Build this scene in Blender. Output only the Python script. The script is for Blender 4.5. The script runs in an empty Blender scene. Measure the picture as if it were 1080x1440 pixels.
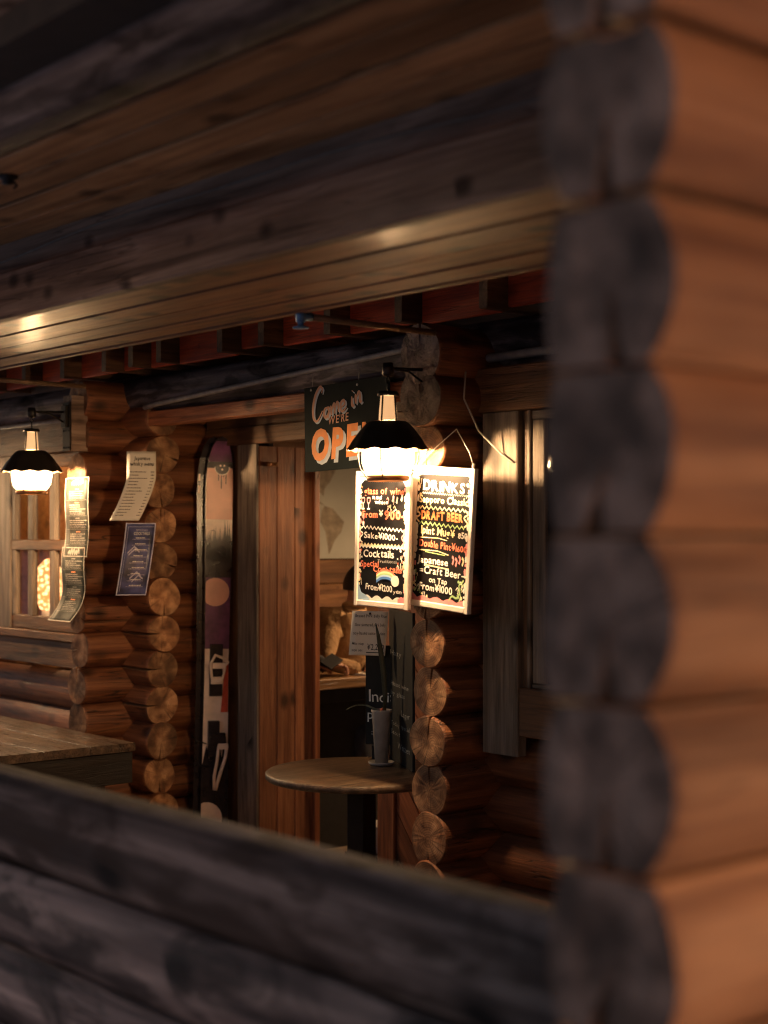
import bpy, bmesh, math, random
from mathutils import Vector, Matrix, Euler
R = math.radians
random.seed(7)
scn = bpy.context.scene
COL = scn.collection
# The place is laid out in "log units" (1 unit = 0.8 m) and scaled to metres by S at the end.
S = 0.8
FLOOR = -0.33
def to_m(x, y, z): return Vector((x * S, y * S, (z - FLOOR) * S))

# ---------------------------------------------------------------- camera, sky, exposure
cam_d = bpy.data.cameras.new('camera')
cam = bpy.data.objects.new('camera', cam_d); COL.objects.link(cam)
cam.location = to_m(0, 0, 1.7)
cam.rotation_euler = (R(90), 0, R(49.5 - 90))
cam_d.sensor_fit = 'VERTICAL'; cam_d.sensor_height = 36.0
cam_d.lens = 2100 / 1440 * 36.0
cam_d.shift_y = 35 / 1440
cam_d.clip_start = 0.05; cam_d.clip_end = 600
cam_d.dof.use_dof = True
cam_d.dof.focus_distance = 7.25 * S
cam_d.dof.aperture_fstop = 1.9
cam_d.dof.aperture_blades = 9
scn.camera = cam

w = bpy.data.worlds.new('World'); scn.world = w; w.use_nodes = True
nt = w.node_tree; nt.nodes.clear()
sky = nt.nodes.new('ShaderNodeTexSky'); sky.sky_type = 'NISHITA'; sky.sun_disc = False
sky.sun_elevation = R(2.2); sky.sun_rotation = R(200)
sky.ozone_density = 2.0
bg = nt.nodes.new('ShaderNodeBackground'); bg.inputs[1].default_value = 0.12
wo = nt.nodes.new('ShaderNodeOutputWorld')
tn = nt.nodes.new('ShaderNodeMix'); tn.data_type = 'RGBA'; tn.blend_type = 'MULTIPLY'; tn.inputs[0].default_value = 1; tn.inputs[7].default_value = (1.26, .95, .91, 1)   # camera white balance of the dusk
nt.links.new(sky.outputs[0], tn.inputs[6]); nt.links.new(tn.outputs[2], bg.inputs[0]); nt.links.new(bg.outputs[0], wo.inputs[0])

scn.view_settings.view_transform = 'Standard'
scn.view_settings.look = 'None'
scn.view_settings.exposure = 1.55
scn.view_settings.gamma = 1.0
scn.view_settings.use_curve_mapping = False
scn.cycles.use_denoising = True
scn.cycles.filter_width = 1.15
scn.cycles.sample_clamp_indirect = 4.0
scn.cycles.max_bounces = 8
scn.cycles.transparent_max_bounces = 12
LAMP = 7.0

# ---------------------------------------------------------------- materials
def newmat(name):
    m = bpy.data.materials.new(name); m.use_nodes = True
    n = m.node_tree.nodes; n.clear()
    out = n.new('ShaderNodeOutputMaterial'); p = n.new('ShaderNodeBsdfPrincipled')
    m.node_tree.links.new(p.outputs[0], out.inputs[0])
    return m, n, m.node_tree.links, p
def plain(name, col, rough=0.6, metal=0.0, spec=0.5, var=0.25, scale=18, bump=0.15, bd=.004):
    m, n, l, p = newmat(name)
    p.inputs['Roughness'].default_value = rough; p.inputs['Metallic'].default_value = metal
    p.inputs['Specular IOR Level'].default_value = spec
    tc = n.new('ShaderNodeTexCoord'); nz = n.new('ShaderNodeTexNoise'); nz.inputs['Scale'].default_value = scale
    nz.inputs['Detail'].default_value = 6
    l.new(tc.outputs['Object'], nz.inputs[0])
    mr = n.new('ShaderNodeMapRange'); mr.inputs[1].default_value = .3; mr.inputs[2].default_value = .7
    mr.inputs[3].default_value = 1 - var; mr.inputs[4].default_value = 1 + var
    l.new(nz.outputs[0], mr.inputs[0])
    mx = n.new('ShaderNodeMix'); mx.data_type = 'RGBA'; mx.blend_type = 'MULTIPLY'; mx.inputs[0].default_value = 1
    mx.inputs[6].default_value = (*col, 1); l.new(mr.outputs[0], mx.inputs[7]); l.new(mx.outputs[2], p.inputs['Base Color'])
    if bump:
        b = n.new('ShaderNodeBump'); b.inputs['Strength'].default_value = bump; b.inputs['Distance'].default_value = bd
        l.new(nz.outputs[0], b.inputs['Height']); l.new(b.outputs[0], p.inputs['Normal'])
    return m
def emit(name, col, s):
    m, n, l, p = newmat(name); p.inputs['Base Color'].default_value = (.8, .7, .55, 1)
    p.inputs['Emission Color'].default_value = (*col, 1); p.inputs['Emission Strength'].default_value = s
    return m
def glass(name, tint=(1, 1, 1), refl=0.0, rough=0.03):
    m, n, l, p = newmat(name); n.remove(p)
    out = n['Material Output']
    t = n.new('ShaderNodeBsdfTransparent'); t.inputs[0].default_value = (*tint, 1)
    g = n.new('ShaderNodeBsdfGlossy'); g.inputs['Roughness'].default_value = rough
    f = n.new('ShaderNodeLayerWeight'); pw_ = n.new('ShaderNodeMath'); pw_.operation = 'POWER'; pw_.inputs[1].default_value = 5
    ad = n.new('ShaderNodeMath'); ad.operation = 'MULTIPLY_ADD'; ad.inputs[1].default_value = .9; ad.inputs[2].default_value = .035; ad.use_clamp = True
    l.new(f.outputs['Facing'], pw_.inputs[0]); l.new(pw_.outputs[0], ad.inputs[0])
    mx = n.new('ShaderNodeMixShader'); l.new(ad.outputs[0], mx.inputs[0]); l.new(t.outputs[0], mx.inputs[1]); l.new(g.outputs[0], mx.inputs[2])
    l.new(mx.outputs[0], out.inputs[0])
    return m

def wood(name, dark, mid, light, rough=.5, along='x', grain=1.0, knots=.5, bump=.5, weather=None, wamt=.0, checks=.5, coat=0, ks=.8, kpick=.66, fc=.45, spec=.5):
    """grain runs along one object axis; every object gets its own offset"""
    m, n, l, p = newmat(name)
    tc = n.new('ShaderNodeTexCoord'); oi = n.new('ShaderNodeObjectInfo')
    off = n.new('ShaderNodeVectorMath'); off.operation = 'MULTIPLY_ADD'
    off.inputs[1].default_value = (37.0, 23.0, 51.0)
    comb = n.new('ShaderNodeCombineXYZ')
    for i in range(3): l.new(oi.outputs['Random'], comb.inputs[i])
    l.new(comb.outputs[0], off.inputs[0]); l.new(tc.outputs['Object'], off.inputs[2])
    ai = 'xyz'.index(along)
    def mapping(sa, sc):
        mp = n.new('ShaderNodeMapping'); s = [sc, sc, sc]; s[ai] = sa
        mp.inputs['Scale'].default_value = s; l.new(off.outputs[0], mp.inputs[0]); return mp
    def noise(sa, sc, det=4, dist=0, rgh=.6):
        mp = mapping(sa, sc); z = n.new('ShaderNodeTexNoise'); z.inputs['Scale'].default_value = 1
        z.inputs['Detail'].default_value = det; z.inputs['Distortion'].default_value = dist; z.inputs['Roughness'].default_value = rgh
        l.new(mp.outputs[0], z.inputs[0]); return z.outputs[0]
    def rng(x, a, b, c, d):
        q = n.new('ShaderNodeMapRange'); q.inputs[1].default_value = a; q.inputs[2].default_value = b
        q.inputs[3].default_value = c; q.inputs[4].default_value = d; l.new(x, q.inputs[0]); return q.outputs[0]
    def mixc(f, a, b, mode='MIX'):
        q = n.new('ShaderNodeMix'); q.data_type = 'RGBA'; q.blend_type = mode
        if isinstance(f, float): q.inputs[0].default_value = f
        else: l.new(f, q.inputs[0])
        for k, v in ((6, a), (7, b)):
            if isinstance(v, tuple): q.inputs[k].default_value = (*v, 1)
            else: l.new(v, q.inputs[k])
        return q.outputs[2]
    g1 = noise(1.6 * grain, 26 * grain, 6, .6)           # broad grain bands
    g2 = noise(5 * grain, 150 * grain, 5, 0, .7)           # fibres
    g3 = noise(1.1, 3.2, 3, .4)                            # big patches
    ramp = n.new('ShaderNodeValToRGB'); e = ramp.color_ramp.elements
    e[0].position = .32; e[0].color = (*dark, 1); e[1].position = .70; e[1].color = (*light, 1)
    k = e.new(.5); k.color = (*mid, 1)
    l.new(g1, ramp.inputs[0])
    c = mixc(.8, ramp.outputs[0], rng(g2, .28, .72, 1 - fc, 1 + fc), 'MULTIPLY')
    c = mixc(.85, c, rng(g3, .3, .7, .6, 1.3), 'MULTIPLY')
    # per piece tone
    c = mixc(.7, c, rng(oi.outputs['Random'], 0, 1, .72, 1.25), 'MULTIPLY')
    # knots
    mp = mapping(6.5 * ks, 9.5 * ks); v = n.new('ShaderNodeTexVoronoi'); v.inputs['Scale'].default_value = 1; v.inputs['Randomness'].default_value = 1
    l.new(mp.outputs[0], v.inputs[0])
    sep = n.new('ShaderNodeSeparateColor'); l.new(v.outputs['Color'], sep.inputs[0])
    pick = rng(sep.outputs[0], kpick, kpick + .02, 0, 1)
    kn = rng(v.outputs['Distance'], .14, .40, 1, 0)
    km = n.new('ShaderNodeMath'); km.operation = 'MULTIPLY'; l.new(pick, km.inputs[0]); l.new(kn, km.inputs[1])
    km2 = n.new('ShaderNodeMath'); km2.operation = 'MULTIPLY'; km2.inputs[1].default_value = knots; l.new(km.outputs[0], km2.inputs[0])
    c = mixc(km2.outputs[0], c, tuple(q * .25 for q in dark))
    # drying checks: thin dark lines along the grain
    ck = noise(.9, 17, 2, .2); lo = n.new('ShaderNodeMath'); lo.operation = 'SUBTRACT'; lo.inputs[1].default_value = .5; l.new(ck, lo.inputs[0])
    ab = n.new('ShaderNodeMath'); ab.operation = 'ABSOLUTE'; l.new(lo.outputs[0], ab.inputs[0])
    ckm = rng(ab.outputs[0], .0, .011, 1, 0)
    brk = rng(noise(1.3, 1.7, 2), .46, .54, 0, checks)
    cm = n.new('ShaderNodeMath'); cm.operation = 'MULTIPLY'; l.new(ckm, cm.inputs[0]); l.new(brk, cm.inputs[1])
    c = mixc(cm.outputs[0], c, tuple(q * .12 for q in dark))
    if weather:
        wn = rng(noise(3.0, 8, 6, .8), .46, .60, 0, wamt)
        c = mixc(wn, c, weather)
    l.new(c, p.inputs['Base Color'])
    rr = rng(g2, .2, .8, rough - .1, min(1, rough + .18)); l.new(rr, p.inputs['Roughness'])
    p.inputs['Specular IOR Level'].default_value = spec
    p.inputs['Coat Weight'].default_value = coat; p.inputs['Coat Roughness'].default_value = .25
    hs = n.new('ShaderNodeMath'); hs.operation = 'ADD'; l.new(g2, hs.inputs[0]); l.new(g1, hs.inputs[1])
    h2 = n.new('ShaderNodeMath'); h2.operation = 'SUBTRACT'; l.new(hs.outputs[0], h2.inputs[0]); l.new(cm.outputs[0], h2.inputs[1])
    b = n.new('ShaderNodeBump'); b.inputs['Strength'].default_value = bump; b.inputs['Distance'].default_value = .006
    l.new(h2.outputs[0], b.inputs['Height']); l.new(b.outputs[0], p.inputs['Normal'])
    return m

def endgrain(name, dark, mid, light, rough=.7):
    m, n, l, p = newmat(name)
    tc = n.new('ShaderNodeTexCoord'); oi = n.new('ShaderNodeObjectInfo')
    mp = n.new('ShaderNodeMapping'); mp.inputs['Scale'].default_value = (0, 1, 1); l.new(tc.outputs['Object'], mp.inputs[0])
    # pith is off centre
    co = n.new('ShaderNodeCombineXYZ')
    a = n.new('ShaderNodeMapRange'); a.inputs[3].default_value = -.03; a.inputs[4].default_value = .03; l.new(oi.outputs['Random'], a.inputs[0]); l.new(a.outputs[0], co.inputs[1])
    ad = n.new('ShaderNodeVectorMath'); ad.operation = 'ADD'; l.new(mp.outputs[0], ad.inputs[0]); l.new(co.outputs[0], ad.inputs[1])
    nz = n.new('ShaderNodeTexNoise'); nz.noise_dimensions = '4D'; nz.inputs['Scale'].default_value = 9; nz.inputs['Detail'].default_value = 3
    wv = n.new('ShaderNodeMath'); wv.operation = 'MULTIPLY'; wv.inputs[1].default_value = 40; l.new(oi.outputs['Random'], wv.inputs[0]); l.new(wv.outputs[0], nz.inputs['W'])
    l.new(ad.outputs[0], nz.inputs[0])
    sb = n.new('ShaderNodeVectorMath'); sb.operation = 'SCALE'; sb.inputs['Scale'].default_value = .028; l.new(nz.outputs['Color'], sb.inputs[0])
    a2 = n.new('ShaderNodeVectorMath'); a2.operation = 'ADD'; l.new(ad.outputs[0], a2.inputs[0]); l.new(sb.outputs[0], a2.inputs[1])
    ln = n.new('ShaderNodeVectorMath'); ln.operation = 'LENGTH'; l.new(a2.outputs[0], ln.inputs[0])
    ml = n.new('ShaderNodeMath'); ml.operation = 'MULTIPLY'; ml.inputs[1].default_value = 620; l.new(ln.outputs['Value'], ml.inputs[0])
    sn = n.new('ShaderNodeMath'); sn.operation = 'SINE'; l.new(ml.outputs[0], sn.inputs[0])
    r1 = n.new('ShaderNodeMapRange'); r1.inputs[1].default_value = -.2; r1.inputs[2].default_value = 1; r1.inputs[3].default_value = 1.12; r1.inputs[4].default_value = .66; l.new(sn.outputs[0], r1.inputs[0])
    # base patches
    n2 = n.new('ShaderNodeTexNoise'); n2.noise_dimensions = '4D'; n2.inputs['Scale'].default_value = 14; n2.inputs['Detail'].default_value = 6; l.new(wv.outputs[0], n2.inputs['W']); l.new(mp.outputs[0], n2.inputs[0])
    rp = n.new('ShaderNodeValToRGB'); e = rp.color_ramp.elements; e[0].position = .35; e[0].color = (*dark, 1); e[1].position = .66; e[1].color = (*light, 1); k = e.new(.5); k.color = (*mid, 1)
    l.new(n2.outputs[0], rp.inputs[0])
    mx = n.new('ShaderNodeMix'); mx.data_type = 'RGBA'; mx.blend_type = 'MULTIPLY'; mx.inputs[0].default_value = .8
    l.new(rp.outputs[0], mx.inputs[6]); l.new(r1.outputs[0], mx.inputs[7])
    # radial checks
    nm = n.new('ShaderNodeVectorMath'); nm.operation = 'NORMALIZE'; l.new(ad.outputs[0], nm.inputs[0])
    n3 = n.new('ShaderNodeTexNoise'); n3.noise_dimensions = '4D'; n3.inputs['Scale'].default_value = 3.6; n3.inputs['Detail'].default_value = 2; l.new(nm.outputs[0], n3.inputs[0]); l.new(wv.outputs[0], n3.inputs['W'])
    s5 = n.new('ShaderNodeMath'); s5.operation = 'SUBTRACT'; s5.inputs[1].default_value = .5; l.new(n3.outputs[0], s5.inputs[0])
    ab = n.new('ShaderNodeMath'); ab.operation = 'ABSOLUTE'; l.new(s5.outputs[0], ab.inputs[0])
    r3 = n.new('ShaderNodeMapRange'); r3.inputs[1].default_value = 0; r3.inputs[2].default_value = .012; r3.inputs[3].default_value = .75; r3.inputs[4].default_value = 0; l.new(ab.outputs[0], r3.inputs[0])
    m2 = n.new('ShaderNodeMix'); m2.data_type = 'RGBA'; l.new(r3.outputs[0], m2.inputs[0]); l.new(mx.outputs[2], m2.inputs[6]); m2.inputs[7].default_value = (*[q * .15 for q in dark], 1)
    tv = n.new('ShaderNodeMapRange'); fr_ = n.new('ShaderNodeMath'); fr_.operation = 'FRACT'; f7 = n.new('ShaderNodeMath'); f7.operation = 'MULTIPLY'; f7.inputs[1].default_value = 7.31
    l.new(oi.outputs['Random'], f7.inputs[0]); l.new(f7.outputs[0], fr_.inputs[0]); l.new(fr_.outputs[0], tv.inputs[0]); tv.inputs[3].default_value = .62; tv.inputs[4].default_value = 1.2
    # heartwood darker than the rim, with big stains
    n9 = n.new('ShaderNodeTexNoise'); n9.noise_dimensions = '4D'; n9.inputs['Scale'].default_value = 7; n9.inputs['Detail'].default_value = 4; l.new(mp.outputs[0], n9.inputs[0]); l.new(wv.outputs[0], n9.inputs['W'])
    r9 = n.new('ShaderNodeMapRange'); r9.inputs[1].default_value = .42; r9.inputs[2].default_value = .62; r9.inputs[3].default_value = .55; r9.inputs[4].default_value = 1.1; l.new(n9.outputs[0], r9.inputs[0])
    t9 = n.new('ShaderNodeMath'); t9.operation = 'MULTIPLY'; l.new(tv.outputs[0], t9.inputs[0]); l.new(r9.outputs[0], t9.inputs[1])
    m3 = n.new('ShaderNodeMix'); m3.data_type = 'RGBA'; m3.blend_type = 'MULTIPLY'; m3.inputs[0].default_value = 1; l.new(m2.outputs[2], m3.inputs[6]); l.new(t9.outputs[0], m3.inputs[7])
    l.new(m3.outputs[2], p.inputs['Base Color']); p.inputs['Roughness'].default_value = rough
    b = n.new('ShaderNodeBump'); b.inputs['Strength'].default_value = .5; b.inputs['Distance'].default_value = .003
    l.new(m2.outputs[2], b.inputs['Height']); l.new(b.outputs[0], p.inputs['Normal'])
    return m

M = {}
M['log'] = wood('stained_log_wood', (.075, .026, .012), (.185, .066, .028), (.30, .125, .055), .45, bump=.55, knots=.85, checks=.95, fc=.35)
M['logend'] = endgrain('log_end_grain', (.20, .088, .042), (.36, .18, .088), (.52, .30, .16))
M['grey'] = wood('weathered_grey_log', (.030, .022, .021), (.17, .135, .128), (.40, .335, .31), .55, bump=.7, knots=1.0, weather=(.022, .015, .013), wamt=.85, grain=.45, ks=.6, kpick=.58, fc=.28, spec=.3)
M['greyend'] = endgrain('weathered_log_end', (.055, .040, .033), (.13, .099, .084), (.20, .158, .138), .8)
M['greydim'] = wood('weathered_log_rim_dimmed', (.018, .014, .014), (.115, .092, .086), (.33, .28, .265), .75, bump=.7, knots=1.0, weather=(.03, .02, .016), wamt=.8, grain=.45, ks=.6, kpick=.58, fc=.28, spec=.25)  # darker copy of the weathered log; its colour holds down the lamp-lit rim
M['orange'] = wood('honey_stained_log', (.17, .068, .026), (.31, .145, .060), (.43, .225, .105), .6, bump=.5, knots=1.0, checks=.6, ks=.5, kpick=.70, grain=.7, fc=.15)
M['ceil'] = wood('ceiling_board_wood', (.20, .095, .042), (.42, .225, .105), (.56, .33, .165), .42, knots=.8, bump=.35, grain=.8, fc=.18, spec=.25)
M['soffit'] = wood('soffit_board_wood', (.10, .040, .016), (.21, .092, .038), (.31, .150, .066), .45, knots=.95, bump=.5, grain=.7, coat=.1, fc=.2)
M['beam'] = wood('dark_beam_wood', (.07, .048, .037), (.24, .17, .135), (.42, .32, .26), .6, knots=.8, bump=.9, grain=.5, ks=1.1, kpick=.74, fc=.25, spec=.15)
M['brown'] = wood('brown_board_wood', (.06, .028, .013), (.13, .062, .028), (.20, .10, .048), .5, knots=.6)
M['trim'] = wood('grey_trim_wood', (.10, .075, .055), (.20, .155, .12), (.31, .25, .20), .55, knots=.9)
M['plank'] = wood('red_brown_plank', (.16, .048, .019), (.33, .11, .044), (.46, .18, .08), .45, knots=.9)
M['door'] = wood('orange_brown_door_board', (.20, .072, .032), (.36, .145, .066), (.46, .21, .10), .5, knots=.9, fc=.2, ks=.9)
M['interior'] = wood('interior_plank_wood', (.12, .05, .02), (.21, .095, .04), (.30, .15, .065), .5, knots=.6)
M['red'] = wood('red_painted_board', (.40, .055, .018), (.60, .09, .026), (.70, .13, .04), .5, knots=.6)
M['tabletop'] = wood('worn_table_wood', (.03, .019, .011), (.075, .047, .029), (.18, .12, .075), .32, knots=.3, coat=.15)
M['apronshade'] = wood('shaded_apron_wood', (.005, .0035, .0025), (.010, .0065, .0045), (.017, .011, .008), .6, knots=.3)  # near-black so the unlit look of the table apron is in the colour
M['tabletop2'] = wood('dark_glossy_table_wood', (.018, .011, .007), (.048, .029, .018), (.11, .072, .044), .26, knots=.6, coat=.2, ks=.5)
M['counter'] = wood('counter_wood', (.14, .07, .03), (.22, .12, .055), (.3, .17, .08), .35, along='x', knots=.3, coat=.3)
M['dark'] = plain('dark_interior_paint', (.02, .018, .018), .7)
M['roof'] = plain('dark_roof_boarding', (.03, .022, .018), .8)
M['floor'] = wood('deck_wood', (.14, .09, .06), (.25, .18, .12), (.36, .27, .19), .6)
M['ground'] = plain('packed_snow_ground', (.72, .73, .75), .8, scale=3)
M['iron'] = plain('black_iron', (.022, .020, .020), .42, .6)
M['shade'] = plain('black_enamel_shade', (.015, .013, .012), .38, 0, bump=.05)
M['shadein'] = plain('copper_shade_lining', (.75, .42, .22), .3, .8)
M['copper'] = plain('copper_base', (.45, .22, .10), .35, .8)
M['bulb'] = emit('lit_lantern_bulb', (1.0, .66, .36), 1950)
gm, gn, gl_, gp = newmat('lit_frosted_globe'); M['globe'] = gm; gn.remove(gp)
ge = gn.new('ShaderNodeEmission'); ge.inputs[0].default_value = (1.0, .72, .42, 1); ge.inputs[1].default_value = LAMP
gt = gn.new('ShaderNodeBsdfTransparent'); gt.inputs[0].default_value = (1, .93, .82, 1)
gx = gn.new('ShaderNodeMixShader'); gx.inputs[0].default_value = .3; gl_.new(gt.outputs[0], gx.inputs[1]); gl_.new(ge.outputs[0], gx.inputs[2])
gl_.new(gx.outputs[0], gn['Material Output'].inputs[0])
M['chimney'] = emit('lit_lantern_chimney', (1.0, .52, .22), .28)
M['inlamp'] = emit('lit_interior_bulb', (1.0, .60, .30), 380)
M['inlamp2'] = emit('lit_window_lamp', (1.0, .55, .22), 14)
lm, ln_, ll, lp = newmat('lit_mottled_glass_lamp'); M['inlamp2'] = lm; lp.inputs['Base Color'].default_value = (.5, .25, .08, 1)
lt_ = ln_.new('ShaderNodeTexCoord'); lv = ln_.new('ShaderNodeTexVoronoi'); lv.inputs['Scale'].default_value = 34; ll.new(lt_.outputs['Object'], lv.inputs[0])
lr = ln_.new('ShaderNodeValToRGB'); lr.color_ramp.elements[0].color = (1, .62, .28, 1); lr.color_ramp.elements[1].color = (.35, .10, .02, 1); lr.color_ramp.elements[1].position = .6
ll.new(lv.outputs['Distance'], lr.inputs[0]); ll.new(lr.outputs[0], lp.inputs['Emission Color']); lp.inputs['Emission Strength'].default_value = 1.6
M['pipe'] = plain('grey_painted_pipe', (.32, .30, .28), .5)
M['rustpipe'] = plain('old_iron_pipe', (.22, .14, .08), .45, .3)
M['blue'] = plain('blue_valve_metal', (.10, .25, .5), .35, .3)
M['cable'] = plain('pale_cable', (.4, .37, .33), .6)
M['dcable'] = plain('dull_cable', (.16, .15, .14), .6)
M['frame'] = plain('white_painted_frame', (.78, .72, .64), .45, var=.08)
M['black'] = plain('black_chalkboard', (.006, .006, .007), .6, spec=.15, var=.3, bump=.05)
M['slate'] = plain('slate_board', (.012, .013, .014), .6, spec=.25, var=.35, scale=9)
M['signgreen'] = plain('dark_green_sign_board', (.010, .016, .017), .8, spec=.15, var=.15)
M['chalk'] = plain('white_chalk_ink', (.80, .80, .76), .7, var=.1, bump=0)
M['dimchalk'] = plain('faint_chalk', (.26, .27, .27), .8, var=.5, scale=60, bump=0)
M['orangeink'] = plain('orange_chalk_ink', (.82, .30, .12), .6, var=.1, bump=0)
M['redink'] = plain('coral_chalk_ink', (.80, .22, .13), .6, var=.1, bump=0)
M['yellowink'] = plain('cream_chalk_ink', (.80, .72, .45), .6, var=.1, bump=0)
M['greenink'] = plain('green_chalk_ink', (.35, .55, .25), .6, var=.1, bump=0)
M['pinkink'] = plain('pink_chalk_ink', (.80, .30, .32), .6, var=.1, bump=0)
M['skyink'] = plain('light_blue_ink', (.36, .55, .75), .6, var=.1, bump=0)
M['blueink'] = plain('blue_ink', (.06, .20, .6), .6, var=.1, bump=0)
M['signorange'] = plain('sign_orange_paint', (.72, .25, .055), .5, var=.12, bump=0)
M['signpink'] = plain('sign_peach_paint', (.62, .33, .22), .5, var=.12, bump=0)
M['signshadow'] = plain('sign_pale_blue_paint', (.45, .52, .62), .5, var=.1, bump=0)
M['printwhite'] = plain('printed_grey_white', (.26, .25, .23), .6, spec=.2, bump=0)
M['paper'] = plain('white_paper', (.72, .69, .62), .7, var=.06, scale=5)
M['blackpaper'] = plain('black_printed_sheet', (.028, .032, .028), .5, spec=.2, var=.7, scale=9, bump=0)
M['bluepaper'] = plain('blue_printed_sheet', (.06, .07, .19), .35, var=.8, scale=12, bump=0)
M['ink'] = plain('black_ink', (.015, .015, .018), .6, bump=0)
M['lavender'] = plain('lavender_print', (.50, .50, .66), .5, bump=0)
M['map'] = plain('faded_map_sea', (.40, .40, .36), .28, var=.12, scale=3, bump=0)
M['mapland'] = plain('faded_map_land', (.26, .22, .17), .3, var=.35, scale=16, bump=0)
M['glass'] = glass('window_glass')
M['skin'] = plain('skin', (.50, .27, .19), .5, var=.08)
M['hair'] = plain('dark_hair', (.02, .014, .010), .5, bump=.6, scale=60)
M['jacket'] = plain('tan_jacket_cloth', (.40, .25, .13), .85, spec=.2, var=.25, scale=8, bump=1.0, bd=.04)
M['knit'] = plain('charcoal_knit', (.035, .035, .04), .9, var=.5, scale=90, bump=.8)
M['trousers'] = plain('dark_trousers', (.03, .03, .04), .8)
M['phone'] = plain('black_phone_case', (.008, .008, .010), .6, spec=.2, bump=0)
M['clay'] = plain('pale_clay_pot', (.36, .33, .30), .7, var=.18)
M['terracotta'] = plain('red_soil', (.45, .12, .06), .8)
M['leaf'] = plain('dark_leaf', (.028, .038, .022), .4)
M['leafpale'] = plain('pale_leaf', (.14, .16, .10), .4)
M['peach'] = plain('ski_peach_print', (.80, .44, .33), .35, var=.15, scale=6, bump=0)
M['white'] = plain('ski_white_print', (.82, .66, .56), .35, var=.2, scale=10, bump=0)
M['skidark'] = plain('ski_black_print', (.018, .014, .018), .25, var=.4, bump=0)
M['purple'] = plain('ski_purple_print', (.12, .035, .11), .35, var=.5, scale=14, bump=0)
M['binding'] = plain('pale_binding_plastic', (.82, .66, .54), .4, var=.1, bump=0)
M['skired'] = plain('ski_red_print', (.6, .09, .05), .3, bump=0)
M['copperlatch'] = plain('brass_latch', (.6, .32, .16), .3, .9)
M['wall2'] = wood('amber_panelling', (.25, .09, .03), (.42, .18, .07), (.55, .28, .12), .5, knots=.8)

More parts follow.
